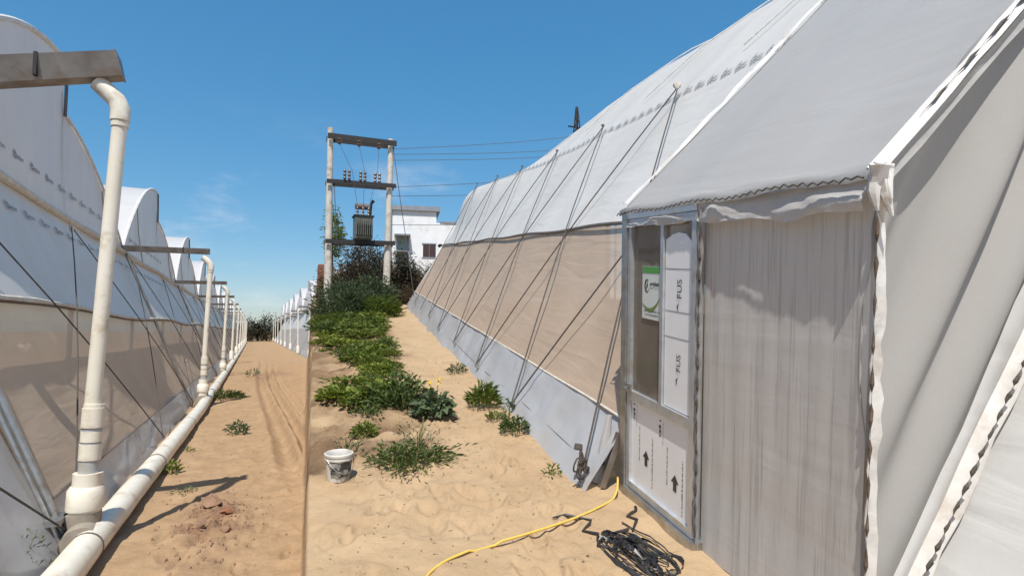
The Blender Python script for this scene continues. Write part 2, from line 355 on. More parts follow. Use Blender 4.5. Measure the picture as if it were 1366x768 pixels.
def grid(name, fn, nu, nv, mat, parent, smooth=True, keep=None):
    """fn(u, v) on numpy arrays in [0,1] -> x, y, z"""
    u, v = np.meshgrid(np.linspace(0, 1, nu), np.linspace(0, 1, nv)); x, y, z = fn(u.ravel(), v.ravel())
    co = np.stack([x + 0 * u.ravel(), y + 0 * u.ravel(), z + 0 * u.ravel()], 1)
    i = np.arange(nu * nv).reshape(nv, nu)
    q = np.stack([i[:-1, :-1].ravel(), i[:-1, 1:].ravel(), i[1:, 1:].ravel(), i[1:, :-1].ravel()], 1)
    if keep is not None:
        c = co[q].mean(1); q = q[keep(c[:, 0], c[:, 1], c[:, 2])]
    return link(name, np_mesh(name, co, q, mat, smooth), parent)
def np_mesh(name, co, q, mat, smooth=False):
    me = bpy.data.meshes.new(name); k = q.shape[1]
    me.vertices.add(len(co)); me.vertices.foreach_set('co', np.asarray(co, np.float32).ravel())
    me.loops.add(q.size); me.loops.foreach_set('vertex_index', q.astype(np.int32).ravel())
    me.polygons.add(len(q)); me.polygons.foreach_set('loop_start', np.arange(0, q.size, k, dtype=np.int32))
    me.polygons.foreach_set('loop_total', np.full(len(q), k, np.int32))
    if smooth: me.polygons.foreach_set('use_smooth', np.ones(len(q), bool))
    me.update(calc_edges=True); me.validate()
    if mat: me.materials.append(MATS[mat])
    return me
def text_mesh(s, size, mat, name='printed_text', bold=0.0):
    cu = bpy.data.curves.new('t', 'FONT'); cu.body = s; cu.size = size; cu.align_x = 'CENTER'; cu.align_y = 'CENTER'; cu.offset = bold; cu.resolution_u = 2
    o = bpy.data.objects.new('t', cu); COL.objects.link(o)
    bpy.context.view_layer.update()
    me = bpy.data.meshes.new_from_object(o.evaluated_get(bpy.context.evaluated_depsgraph_get()))
    bpy.data.objects.remove(o); me.materials.clear(); me.materials.append(MATS[mat]); me.name = name
    return me
def print_line(length, h, mat, seed):
    """a line of print too small to read: short uneven strokes"""
    rs = random.Random(seed); mb = MB(); x = -length / 2
    while x < length / 2:
        w = rs.uniform(0.25, 1.1) * h; q = rs.uniform(0.55, 1.0) * h / 2
        mb.poly([(x, -h / 2, 0), (x + w, -h / 2, 0), (x + w, -h / 2 + 2 * q, 0), (x, -h / 2 + 2 * q, 0)]); x += w + rs.choice([0.25, 0.25, 0.3, 0.9]) * h
    return mb.mesh('printed_text', mat)
def frame(o, u, v, n):
    return Matrix(((u[0], v[0], n[0], o[0]), (u[1], v[1], n[1], o[1]), (u[2], v[2], n[2], o[2]), (0, 0, 0, 1)))

# ------------------------------------------------------------------ ground sheet
def build_ground():
    az = np.concatenate([np.arange(-22, 72, 0.17), np.arange(72, 338, 3.0)])
    az = np.radians(az); na = len(az)
    rr = [0.4]
    while rr[-1] < 3500:
        rr.append(rr[-1] * (1.0065 if 2.2 < rr[-1] < 9 else 1.011 if 2.2 < rr[-1] < 30 else 1.03 if rr[-1] < 120 else 1.12))
    rr = np.array(rr); nr = len(rr)
    A, RR = np.meshgrid(az, rr)
    x = (RR * np.sin(A)).ravel(); y = (RR * np.cos(A)).ravel(); z = terrain(x, y)
    co = np.stack([x, y, z], 1); co = np.vstack([co, [[0, 0, 0]]])
    i = np.arange(nr * na).reshape(nr, na); j = np.roll(i, -1, axis=1)
    q = np.stack([i[:-1].ravel(), i[1:].ravel(), j[1:].ravel(), j[:-1].ravel()], 1)
    c = len(co) - 1
    me = bpy.data.meshes.new('ground')
    tri = np.stack([np.full(na, c), i[0], j[0]], 1)
    nv = len(co); me.vertices.add(nv); me.vertices.foreach_set('co', co.astype(np.float32).ravel())
    loops = np.concatenate([q.ravel(), tri.ravel()]).astype(np.int32)
    me.loops.add(len(loops)); me.loops.foreach_set('vertex_index', loops)
    me.polygons.add(len(q) + len(tri))
    st = np.concatenate([np.arange(len(q)) * 4, len(q) * 4 + np.arange(len(tri)) * 3]).astype(np.int32)
    me.polygons.foreach_set('loop_start', st)
    me.polygons.foreach_set('loop_total', np.concatenate([np.full(len(q), 4), np.full(len(tri), 3)]).astype(np.int32))
    me.polygons.foreach_set('use_smooth', np.ones(len(q) + len(tri), bool))
    me.update(calc_edges=True)
    w = plot_weight(co[:, 0], co[:, 1]); X = co[:, 0]; Y = co[:, 1]
    lx = (X - OR.x) * XR.x + (Y - OR.y) * XR.y; ly = (X - OR.x) * YR.x + (Y - OR.y) * YR.y
    damp = (1 - w) * np.clip(np.exp(-(((X + 0.25) / 0.26) ** 2 + ((Y - 5.9) / 0.75) ** 2)) * (1.1 + 1.2 * fbm(X * 6, Y * 6, 12, 3)), 0, 1)
    damp = np.maximum(damp, (1 - w) * 0.7 * np.exp(-(((X - 0.75) / 0.7) ** 2 + ((Y - 24) / 3.0) ** 2)) * np.clip(0.6 + fbm(X, Y * 0.5, 40, 3), 0, 1))
    bed = w * sst(0.85, 0.35, lx + 0.2 * fbm(ly * 2, lx * 2, 4, 2)) * sst(4.3, 5.2, ly + 0.5 * fbm(lx * 3, ly, 14, 2)) * (0.75 + 0.6 * fbm(lx * 2, ly * 4, 7, 3))
    colr = np.stack([1 - w, damp, np.clip(bed, 0, 1), np.ones(nv)], 1).astype(np.float32)
    a = me.attributes.new('soil', 'FLOAT_COLOR', 'POINT'); a.data.foreach_set('color', colr.ravel())
    me.materials.append(MATS['sand'])
    o = link('ground', me); o['kind'] = 'structure'
    return o
build_ground()

# ================================================================== RIGHT GREENHOUSE (slope frame)
GR = thing('greenhouse', 'long white film tunnel greenhouse with brown side curtain and entrance porch with door', 'greenhouse', mat=MR)
WA, WB = 1.60, 0.63                                   # side wall: x = WA + WB*z
YE, YP0, YP1, XD, ZE = 20.0, 1.81, 3.88, 1.90, 2.04
prof = [(1.60, -0.04), (1.90, 0.48), (2.89, 2.05), (3.55, 2.97), (4.18, 3.82), (5.2, 4.86), (6.2, 5.58), (7.2, 6.05), (9.0, 6.4)]
def wall_pt(y, s, x0, z0, x1, z1): return x0 + (x1 - x0) * s, y, z0 + (z1 - z0) * s
nx, nz_ = -0.846, 0.533
def apron(u, v):
    y = YP1 + (YE - YP1) * u ** 1.5
    d = 0.016 * fbm(y * 1.7, v * 2, 3, 3) + 0.01 * np.sin(y * 5 + 3 * v) * v * (1 - v)
    fl = 0.05 * (1 - v) ** 2 * (1 + 0.5 * fbm(y * 1.1, y * 0, 9, 2))
    return 1.60 + 0.31 * v + nx * d - fl, y, -0.05 + 0.54 * v + nz_ * d
grid('side_apron', apron, 190, 14, 'apron_film', GR)
def curtain(u, v):
    y = YP0 + 0.1 + (YE - YP0 - 0.1) * u ** 1.4
    d = np.sin(np.pi * v) * (0.035 * fbm(y * 0.8, v * 1.3, 5, 3) - 0.05) + 0.012 * np.sin(y * 6 + v * 7 + 2 * fbm(y, v, 2, 2)) * v * (1 - v) * 2
    d = d + np.exp(-((y - 4.6) / 0.9) ** 2) * 0.022 * np.sin((y * 1.0 + v * 1.1) * 9 + 1.5 * fbm(y, v * 2, 44, 2)) * np.sin(np.pi * v)
    return 1.90 + 0.98 * v + nx * d + 0.16 * (y < YP1) * (1 - v), y, 0.47 + 1.57 * v + nz_ * d
grid('side_curtain', curtain, 200, 26, 'curtain_mesh', GR)
def taper(y): return 1 - 0.80 * sst(11.0, 20.5, y)
PX = np.array([p[0] for p in prof]); PZ = np.array([p[1] for p in prof])
_s = np.concatenate([[0], np.cumsum(np.hypot(np.diff(PX), np.diff(PZ)))])
def upper(y0, y1):
    def fn(u, v):
        y = y0 + (y1 - y0) * u; s = _s[2] + (_s[-1] - _s[2]) * v
        x = np.interp(s, _s, PX); z = np.interp(s, _s, PZ)
        k = np.exp(-((s - _s[4]) / 0.9) ** 2)
        # ribs of the frame press into the film, the film sags between them
        rib = np.abs(((y - 6.97) / 2.4) % 1.0 - 0.5) * 2
        d = -0.05 * (1 - rib ** 2) * np.sin(np.pi * np.clip(v * 1.6, 0, 1)) * 0.6 + 0.02 * fbm(y * 0.6, s * 0.9, 13, 3)
        g = taper(y)
        d = d + 0.38 * sst(12.5, 19.5, y) * np.exp(-((s - _s[4] + 0.35) / 0.85) ** 2) * np.clip(v * 9, 0, 1)
        z = np.where(z > 3.82, 3.82 + (z - 3.82) * g, z) + 0.5 * d
        return x - 0.8 * d * (v < 0.8), y, z
    return fn
grid('roof_film', upper(YP0, YE), 150, 60, 'roof_film', GR)
def end_wall(u, v):
    xs = 1.62 + (9 - 1.62) * u
    zt = np.interp(xs, PX, PZ); zt = np.where(zt > 3.82, 3.82 + (zt - 3.82) * taper(20.0), zt)
    return xs, 20.0 + 0.02 * np.sin(xs * 4), -0.05 + (zt + 0.04) * v
grid('end_wall', end_wall, 40, 16, 'white_film', GR)
# rolled-up curtain bar and its tape
mb = MB(); pts = []
for k in range(60):
    y = YP1 - 0.05 + (YE + 0.25 - YP1) * (k / 59); pts.append((2.85 - 0.015 * math.sin(y * 1.3), y, 2.06 + 0.012 * math.sin(y * 2.1)))
mb.tube(pts, 0.022, 7); mb.build('curtain_rail', 'rail_dark', GR, True)
mb = MB()
for k in range(1): mb.tube([(2.84, YE + 0.2, 2.06), (2.8, YE + 0.34, 2.04)], [0.05, 0.06], 8)
mb.build('rail_crank', 'dark_steel', GR, True)
mb = MB(); mb.tube([(1.905, y, 0.49 + 0.004 * math.sin(y * 3)) for y in np.linspace(YP1, YE, 50)], 0.012, 6); mb.build('curtain_hem', 'rail_white', GR, True)
mb = MB(); mb.tube([(1.70 - 0.012, y, 0.13 + 0.012 * math.sin(y * 1.4)) for y in np.linspace(YP1, 11, 30)], 0.0025, 4); mb.build('apron_cord', 'wire', GR)
# white weld seams running up the roof
for y in (5.2, 6.4, 8.9, 11.4, 14.0):
    mb = MB()
    for a in range(4, 7):
        pass
    x = []; 
    for s in np.linspace(_s[4] + 0.5, _s[7], 14):
        xx, zz = float(np.interp(s, _s, PX)), float(np.interp(s, _s, PZ)); g = float(taper(y))
        zz = 3.82 + (zz - 3.82) * g if zz > 3.82 else zz
        x.append((xx - 0.02, y - 0.45 * (s - _s[4]), zz + 0.035))
    mb.tube(x, 0.012, 5); mb.build('film_seam', 'white_strip', GR, True)
# printed marks along the roof film
ink = MB()
for k in range(7):
    a = R(20 + k * 24); ink.poly([Vector((-0.055 + math.cos(a) * r, math.sin(a) * r * 0.8, 0)) + Vector((-math.sin(a), math.cos(a), 0)) * w for r, w in ((0.012, -0.003), (0.05, -0.005), (0.055, 0.004), (0.012, 0.003))])
for k in range(7):
    a = R(190 + k * 26); ink.poly([Vector((-0.055 + math.cos(a) * r, math.sin(a) * r * 0.8, 0)) + Vector((-math.sin(a), math.cos(a), 0)) * w for r, w in ((0.015, -0.004), (0.045, -0.004), (0.045, 0.004), (0.015, 0.004))])
tm = text_mesh('agriplast', 0.052, 'print_ink', bold=0.001)
tv = [Vector(v.co) + Vector((0.075, 0.0, 0)) for v in tm.vertices]
ink.add(tv, [tuple(p.vertices) for p in tm.polygons])
mark_me = ink.mesh('printed_mark', 'print_ink')
nv_ = Vector((-0.804, 0, 0.595))
for k in range(56):
    y = 5.0 + 0.262 * k
    if y > 19.6: break
    q = upper(YP0, YE)(np.array([(y - YP0) / (YE - YP0)]), np.array([(_s[4] - _s[2]) / (_s[-1] - _s[2])]))
    o = link('printed_mark', mark_me, GR); o.matrix_local = frame(Vector((q[0][0], q[1][0], q[2][0])) + nv_ * 0.018, (0, -1, 0), (0.595, 0, 0.804), nv_) @ Matrix.Diagonal((0.70, 2.1, 1, 1))
# guy ropes: T upper ties, L ground ties
T = [(4.18, 4.55, 3.86), (4.18, 6.97, 3.86), (4.18, 9.37, 3.82), (4.18, 11.77, 3.80), (4.18, 14.25, 3.77), (4.18, 16.5, 3.74), (4.18, 18.9, 3.70)]
L = [(1.62, 1.9, 0.1), (1.66, 3.98, 0.10), (1.64, 6.0, 0.07), (1.67, 8.07, 0.12), (1.69, 10.17, 0.14), (1.69, 12.24, 0.14), (1.73, 14.2, 0.20), (1.74, 16.1, 0.22), (1.76, 18.0, 0.22), (1.78, 19.8, 0.24)]
def roof_at(y, s):
    q = upper(YP0, YE)(np.array([(y - YP0) / (YE - YP0)]), np.array([(s - _s[2]) / (_s[-1] - _s[2])])); return (float(q[0][0]), float(q[1][0]), float(q[2][0]))
T = [roof_at(t[1], _s[4] + 0.02) for t in T]
def rope(parent, a, b, r=0.009, out=Vector((-0.05, 0, 0.04)), mat='rope'):
    a = Vector(a) + out * 1.6; b = Vector(b) + out
    mid = (a + b) / 2 + out * 0.8
    pts = [a.lerp(b, t) + (mid - (a + b) / 2) * math.sin(math.pi * t) for t in (0, 0.2, 0.4, 0.6, 0.8, 1)]
    return MB().tube(pts, r, 5).build('guy_rope', mat, parent)
for i in range(len(T)):
    if i + 1 < len(L) and i >= 1: rope(GR, T[i], L[i] if i < len(L) else L[-1])
    if i + 2 < len(L): rope(GR, T[i], L[i + 2])
for i, t in enumerate(T[1:]):
    mb = MB(); c = Vector(t) + Vector((-0.09, 0, 0.07))
    s = 0.055 if i == 0 else 0.03
    pts = [c + Vector((0.3 * s, 0.8 * s, 0.9 * s)), c + Vector((0, 0.2 * s, 0.4 * s)), c, c + Vector((-0.3 * s, -0.4 * s, -0.8 * s))]
    mb.tube(pts, [s * 0.5, s, s * 0.9, s * 0.3], 7); mb.build('tie_pad', 'rail_white' if i == 0 else 'rope_brown', GR, True)
for l in L[1:]:
    mb = MB(); c = Vector(l) + Vector((-0.05, 0, 0.03))
    mb.tube([c + Vector((0.03, 0, -0.02)), c, c + Vector((-0.01, 0.0, 0.03))], [0.03, 0.022, 0.012], 6); mb.build('tie_plate', 'galv' if l[1] > 7 else 'dark_steel', GR, True)

for y in np.arange(4.6, 19.9, 2.4):
    MB().tube([(3.15, y, -0.05), (3.15, y, 2.2), (4.3, y, 3.75)], 0.035, 6).build('frame_post', 'galv', GR)
    MB().tube([(6.6, y, -0.05), (6.6, y, 4.2)], 0.035, 6).build('frame_post', 'galv', GR)
# ---- porch
def porch_roof(u, v):
    y = YP0 - 0.03 + (YP1 + 0.06 - YP0) * u
    k = v
    x = 1.86 + 3.0 * k; z = ZE + 0.0 + (x - 1.90) * 0.985 - 0.09 * np.clip(x - 3.5, 0, 9) ** 2 * 1.6
    d = 0.018 * fbm(y * 1.4, x * 1.2, 6, 3) - 0.03 * np.sin(np.pi * u) * np.sin(np.pi * np.clip(v * 1.2, 0, 1))
    return x, y, z + d
grid('porch_roof', porch_roof, 50, 60, 'porch_film', GR)
def roof_line(x): return ZE + (x - 1.90) * 0.985 - 0.144 * max(0, x - 3.5) ** 2
def ribbon(name, pts, width_dir, w, mat, seed=1, amp=0.01, thick=0.012):
    """a cloth strip along pts, slightly crumpled"""
    pts = [Vector(p) for p in pts]; wd = Vector(width_dir); v = []; f = []; rs = random.Random(seed)
    n = len(pts)
    for i, p in enumerate(pts):
        t = (pts[min(i + 1, n - 1)] - pts[max(i - 1, 0)]).normalized(); nn = t.cross(wd).normalized()
        ww = w * (1 + rs.uniform(-0.18, 0.18))
        for q, hgt in ((-0.5, 0), (-0.2, 0.7), (0.15, 0.8 + rs.uniform(-0.5, 0.5)), (0.5, 0)):
            v.append(p + wd * ww * q + nn * (thick * hgt + rs.uniform(-amp, amp) * 0.4))
    for i in range(n - 1):
        for k in range(3): f.append((i * 4 + k, i * 4 + k + 1, i * 4 + 5 + k, i * 4 + 4 + k))
    return MB().add(v, f).build(name, mat, GR, True)
def wiggle(pts, nrm, amp, step, r=0.006, mat='rope', dash=False):
    pts = [Vector(p) for p in pts]; L_ = sum((pts[i + 1] - pts[i]).length for i in range(len(pts) - 1)); k = max(4, int(L_ / step)); out = []
    side = Vector(nrm)
    seg = [0]
    for i in range(len(pts) - 1): seg.append(seg[-1] + (pts[i + 1] - pts[i]).length)
    for i in range(k + 1):
        s = L_ * i / k; j = max(0, min(len(pts) - 2, sum(1 for q in seg if q <= s) - 1)); t = (s - seg[j]) / max(1e-6, seg[j + 1] - seg[j])
        out.append(pts[j].lerp(pts[j + 1], t) + side * (amp if i % 2 else -amp) * (0.75 + 0.45 * math.sin(i * 1.37) * math.sin(i * 0.31 + 1)))
    if dash: return MB().tube(out, [r * (1.0 + 0.35 * math.sin(i * 1.9)) if (i // 2) % 2 else 0.0008 for i in range(len(out))], 5).build('wiggle_wire', mat, GR)
    return MB().tube(out, r, 4).build('wiggle_wire', mat, GR)
# eave tape with wiggle wire, roof edges
ev = [(XD - 0.035, y, ZE - 0.02 + 0.008 * math.sin(y * 9)) for y in np.linspace(YP1 + 0.05, YP0 - 0.02, 24)]
ribbon('eave_tape', ev, (0.35, 0, 0.94), 0.07, 'porch_film', 3)
wiggle([(p[0] - 0.03, p[1], p[2] - 0.02) for p in ev], (0, 0.0, 1), 0.008, 0.028, 0.0042)
far_e = [(x, YP1 + 0.04, roof_line(x) + 0.03) for x in np.linspace(1.9, 4.7, 26)]
ribbon('roof_edge_tape', far_e, (0, 1, 0), 0.07, 'white_strip', 5, 0.02)
near_e = [(x, YP0 - 0.035, roof_line(x) + 0.008) for x in np.linspace(1.86, 4.7, 26)]
ribbon('roof_edge_tape', near_e, (0, 0.75, 0.6), 0.065, 'white_strip', 6, 0.02)
near_f = [(x, YP0 - 0.05, roof_line(x) - 0.055) for x in np.linspace(1.93, 4.7, 22)]
ribbon('roof_edge_flap', near_f, (0.3, 0.0, -0.95), 0.055, 'porch_film', 8, 0.012)
wiggle([(x, YP0 - 0.05, roof_line(x) + 0.03) for x in np.linspace(2.05, 4.6, 12)], (0, 1, 0), 0.004, 0.05, 0.006, dash=True)
# striped mesh panel beside the door
def pmesh(u, v):
    y = 2.90 + (YP0 - 2.90) * u; z = 0.0 + 2.02 * v
    d = 0.0012 * np.sin(y * 40 + 2.5 * fbm(y * 3, z * 0.7, 3, 2)) + 0.004 * fbm(y * 3, z * 0.8, 15, 2) - 0.012 * np.sin(np.pi * u)
    return XD - d, y, z
grid('mesh_panel', pmesh, 90, 26, 'porch_mesh', GR)
def val(u, v):
    y = YP1 + (YP0 - 0.01 - YP1) * u
    hgt = 0.085 + 0.06 * u + 0.018 * fbm(y * 4, y * 0, 18, 3)
    return XD - 0.028 - 0.02 * v + 0.016 * fbm(y * 5, v * 1.5, 16, 3), y, ZE - 0.035 - hgt * v
grid('valance', val, 110, 8, 'valance_film', GR)
ribbon('panel_edge_tape', [(XD - 0.035, 2.90 + 0.006 * math.sin(z * 9), z) for z in np.linspace(0.0, 1.96, 26)], (0, 1, 0), 0.05, 'end_mesh', 9, 0.012)
wiggle([(XD - 0.05, 2.885, z) for z in (0.05, 1.9)], (0, 1, 0), 0.003, 0.03, 0.007, dash=True)
# end wall of the porch with oblique folds
def eface(u, v):
    x = XD + 2.6 * u
    zt = np.array([roof_line(a) for a in x])
    z = zt * v
    q = (x - 1.9) * 0.87 - (z - 2.0) * 0.42
    fade = np.clip(z / 2.0, 0.15, 1) ** 1.2
    d = fade * (0.06 * np.sin(q * 19 + 1.3 * fbm(q * 2, z * 0.4, 4, 2)) * np.exp(-((q - 0.55) / 0.55) ** 2) + 0.018 * np.sin(q * 46 + 1) * np.exp(-(q / 0.18) ** 2)) + 0.014 * fbm(q * 3, z * 0.6, 12, 2)
    return x, YP0 - d - 0.02 * np.sin(np.pi * u), z
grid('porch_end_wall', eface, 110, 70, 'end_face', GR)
cz = np.linspace(-0.02, ZE - 0.06, 30)
ribbon('corner_tape', [(XD + 0.012, YP0 - 0.035 + 0.004 * math.sin(z * 11), z) for z in cz], (0.97, 0.2, 0), 0.07, 'white_strip', 11, 0.022)
wiggle([(XD - 0.02, YP0 - 0.045, z) for z in (0.02, 1.85)], (0.7, 0.5, 0), 0.003, 0.035, 0.007, 'rope_brown', dash=True)
mb = MB()  # knotted cloth at the eave corner
rs = random.Random(3)
for k in range(7):
    a = Vector((XD - 0.03, YP0 - 0.05, ZE - 0.03)); p = a + Vector((rs.uniform(-0.03, 0.05), rs.uniform(-0.05, 0.02), rs.uniform(-0.2, -0.05)))
    mb.tube([a + Vector((rs.uniform(-.03, .03), rs.uniform(-.03, .03), rs.uniform(0, .03))), a.lerp(p, 0.5) + Vector((rs.uniform(-.02, .02), 0, 0)), p], [0.03, 0.022, 0.006], 6)
mb.build('corner_knot', 'white_strip', GR, True)
# near stretch of side wall (white film) with taped edge
def nearw(u, v):
    y = YP0 - 0.03 - 6.0 * u; x = 1.86 + 2.6 * v; z = -0.04 + 1.72 * (x - 1.86) - 0.07 * np.clip(x - 3, 0, 9) ** 2
    d = 0.02 * fbm(y * 1.2, z * 1.1, 22, 3)
    return x - 0.86 * d, y, z + 0.5 * d
grid('near_side_film', nearw, 60, 40, 'near_film', GR)
edge = [(1.86 + 2.4 * t, YP0 - 0.06, -0.04 + 1.72 * 2.4 * t - 0.07 * max(0, 2.4 * t - 1.14) ** 2 + 0.0) for t in np.linspace(0, 1, 30)]
ribbon('side_edge_tape', [(p[0] - 0.03, p[1] - 0.01, p[2] + 0.02) for p in edge], (0.35, -0.9, 0.2), 0.10, 'white_strip', 14, 0.02)
wiggle([(p[0] - 0.06, p[1] - 0.055, p[2] + 0.03) for p in edge], (0.25, -0.5, 0), 0.003, 0.020, 0.0075, dash=True)
def skirt(u, v):
    t = u; x = 1.80 + 2.4 * t; z = -0.04 + 1.72 * 2.4 * t
    return x - 0.075 * v * (1 + 0.3 * fbm(t * 9, v, 3, 2)), YP0 - 0.045 - 0.012 * np.sin(v * 3), z + 0.035 * v + 0.012 * fbm(t * 12, v * 2, 8, 2)
grid('edge_flap', skirt, 50, 5, 'white_film', GR)

# ---- door (inside the porch wall)
door = MB()
x0, x1 = XD - 0.045, XD + 0.01
for a, b in (((2.93, 0.06), (2.975, 1.95)), ((3.735, 0.06), (3.78, 1.95)), ((2.975, 0.06), (3.735, 0.105)), ((2.975, 1.90), (3.735, 1.95)), ((2.975, 0.69), (3.735, 0.755)), ((3.295, 0.755), (3.330, 1.90))):
    door.box((x0, a[0], a[1]), (x1, b[0], b[1]))
D = door.build('door', 'aluminium', GR)
MB().box((XD - 0.02, 3.330, 0.755), (XD - 0.014, 3.735, 1.90)).build('pane', 'glass', D)
MB().box((XD - 0.02, 2.975, 0.755), (XD - 0.014, 3.295, 1.90)).build('pane', 'glass', D)
# backing board behind the right pane: rounded top, three sheets
mb = MB(); pts = [(XD - 0.028, 2.985, 0.76), (XD - 0.028, 3.29, 0.76), (XD - 0.028, 3.29, 1.80)] + [(XD - 0.028, 3.29 - 0.30 * t, 1.80 + 0.04 * math.sin(math.pi * t)) for t in (0.25, 0.5, 0.75)] + [(XD - 0.028, 2.985, 1.77)]
mb.prism(pts, (0.008, 0, 0)); mb.build('board', 'board_white', D)
for zc in (1.62, 1.20, 1.36): MB().box((XD - 0.0295, 2.985, zc), (XD - 0.0282, 3.29, zc + 0.003)).build('board_joint', 'print_ink', D)
DM = lambda y, z, d=0.031: frame((XD - d, y, z), (0, -1, 0), (0, 0, 1), (-1, 0, 0))
fus = text_mesh('FUS', 0.075, 'ink_black')
for zc, sc in ((1.50, 1), (1.05, 0.9)):
    o = link('printed_text', fus, D); o.matrix_local = DM(3.12, zc) @ Matrix.Rotation(R(90), 4, 'Z') @ Matrix.Scale(sc, 4)
chev = MB().poly([(-0.03, 0, 0), (0, 0.022, 0), (0.03, 0, 0), (0, 0.008, 0)]).mesh('printed_mark', 'ink_black')
for zc in (1.39, 0.94):
    o = link('printed_mark', chev, D); o.matrix_local = DM(3.13, zc) @ Matrix.Rotation(R(80), 4, 'Z')
o = MB().box((XD - 0.024, 2.975, 0.105), (XD - 0.008, 3.735, 0.69)).build('panel', 'board_white', D)
arr = MB().poly([(-0.02, -0.05, 0), (0.02, -0.05, 0), (0.02, 0.005, 0), (0.045, 0.005, 0), (0, 0.055, 0), (-0.045, 0.005, 0), (-0.02, 0.005, 0)]).mesh('printed_arrow', 'ink_black')
small1 = print_line(0.34, 0.012, 'ink_black', 1); small2 = print_line(0.24, 0.010, 'ink_black', 2)
for yc, zc in ((3.52, 0.33), (3.15, 0.30)):
    o = link('printed_arrow', arr, D); o.matrix_local = DM(yc, zc, 0.0255)
    o = link('printed_text', small1, D); o.matrix_local = DM(yc - 0.085, zc + 0.0, 0.0255) @ Matrix.Rotation(R(90), 4, 'Z')
    o = link('printed_text', small2, D); o.matrix_local = DM(yc + 0.095, zc + 0.08, 0.0255) @ Matrix.Rotation(R(90), 4, 'Z')
sm3 = print_line(0.12, 0.026, 'ink_black', 3)
for yc, zc in ((3.70, 0.62), (3.34, 0.60)):
    o = link('printed_text', sm3, D); o.matrix_local = DM(yc, zc, 0.0255) @ Matrix.Rotation(R(90), 4, 'Z')
    o = link('printed_text', small2, D); o.matrix_local = DM(yc - 0.04, zc - 0.03, 0.0255) @ Matrix.Rotation(R(90), 4, 'Z') @ Matrix.Scale(0.6, 4)
# poster inside the glass
PO = MB().box((XD - 0.026, 3.335, 1.28), (XD - 0.0215, 3.60, 1.63)).build('poster', 'poster_white', D)
PM = lambda y, z, d=0.0272: frame((XD - d, y, z), (0, -1, 0), (0, 0, 1), (-1, 0, 0))
band = MB().poly([(-0.13, -0.022, 0), (0.13, -0.022, 0), (0.13, 0.022, 0), (-0.13, 0.022, 0)]).mesh('poster_band', 'poster_green')
o = link('poster_band', band, D); o.matrix_local = PM(3.467, 1.606)
sw = MB(); up = [(-0.13 + 0.26 * t, -0.055 - 0.085 * math.sin(math.pi * min(1, t * 0.95) * 0.62 + 0.2) + 0.14 * t * t) for t in np.linspace(0, 1, 14)]
sw.poly([(x, y, 0) for x, y in up] + [(x, y - 0.006 - 0.022 * math.sin(math.pi * (i / 13)), 0) for i, (x, y) in reversed(list(enumerate(up)))])
o = link('poster_swoosh', sw.mesh('poster_swoosh', 'poster_olive'), D); o.matrix_local = PM(3.467, 1.455)
lg = MB()
ring = [(math.cos(a) * 0.034, math.sin(a) * 0.045, 0) for a in np.linspace(R(60), R(330), 14)]; inn = [(math.cos(a) * 0.024 + 0.006, math.sin(a) * 0.036, 0) for a in np.linspace(R(330), R(60), 14)]
lg.poly(ring + inn); lg.poly([(-0.012, -0.03, 0), (0.014, 0.0, 0), (0.008, 0.032, 0), (-0.006, 0.004, 0)])
o = link('poster_logo', lg.mesh('poster_logo', 'ink_black'), D); o.matrix_local = PM(3.535, 1.50)
o = link('poster_text', text_mesh('agriplast', 0.036, 'ink_black', bold=0.0012), D); o.matrix_local = PM(3.435, 1.515)
o = link('poster_text', print_line(0.13, 0.008, 'poster_green', 4), D); o.matrix_local = PM(3.445, 1.488)
o = link('poster_text', print_line(0.20, 0.009, 'ink_black', 5), D); o.matrix_local = PM(3.467, 1.335)
o = link('poster_text', print_line(0.18, 0.009, 'ink_black', 6), D); o.matrix_local = PM(3.467, 1.31)
mb = MB(); mb.box((XD - 0.06, 3.70, 0.74), (XD - 0.045, 3.775, 0.80)); mb.tube([(XD - 0.06, 3.75, 0.77), (XD - 0.085, 3.75, 0.77), (XD - 0.085, 3.69, 0.765)], 0.009, 6); mb.build('handle', 'galv', D)
MB().box((XD - 0.06, 3.785, -0.02), (XD + 0.02, 3.855, ZE - 0.03)).build('door_post', 'galv', GR)
MB().box((XD - 0.04, 3.8555, -0.02), (XD + 0.03, 3.885, ZE - 0.05)).build('door_post', 'gutter_metal', GR)
MB().box((XD - 0.07, 2.88, -0.05), (XD + 0.03, 3.784, 0.055)).build('door_sill', 'galv', GR)
MB().box((XD - 0.05, 2.93, 1.955), (XD + 0.02, 3.784, 1.99)).build('door_head', 'aluminium', GR)
def pside(u, v):
    x = XD + 2.6 * u; zt = np.array([roof_line(a) for a in x]); zb = np.maximum(0.0, (x - WA) / WB)
    return x, YP1 + 0.0 * x, zb + (zt - zb) * v
grid('porch_far_wall', pside, 30, 10, 'end_mesh', GR)

# ================================================================== LEFT GREENHOUSE
GL = thing('greenhouse', 'row of white arched greenhouse bays with brown lower curtain behind the drain pipe', 'greenhouse')
BW = 9.7; V0 = 5.6; NB = 10
valleys = [V0 + BW * k for k in range(-1, NB + 1)]
YL0, YL1 = valleys[0], valleys[-1]
lnx, lnz = 0.918, 0.396
def lx_at(z): return -1.25 - 0.431 * z
def lsurf(z0, z1, amp, bulge, seed, y0=YL0, y1=YL1, p=1.6, freq=0.8):
    def fn(u, v):
        y = y0 + (y1 - y0) * u ** p; z = z0 + (z1 - z0) * v
        d = amp * fbm(y * freq, v * 1.5, seed, 3) + bulge * np.sin(np.pi * v)
        return -1.25 - 0.431 * z + lnx * d, y, z + lnz * d
    return fn
grid('side_apron', lsurf(-0.05, 0.40, 0.025, 0.0, 3, y0=5.62, freq=1.6), 220, 10, 'apron_film', GL)
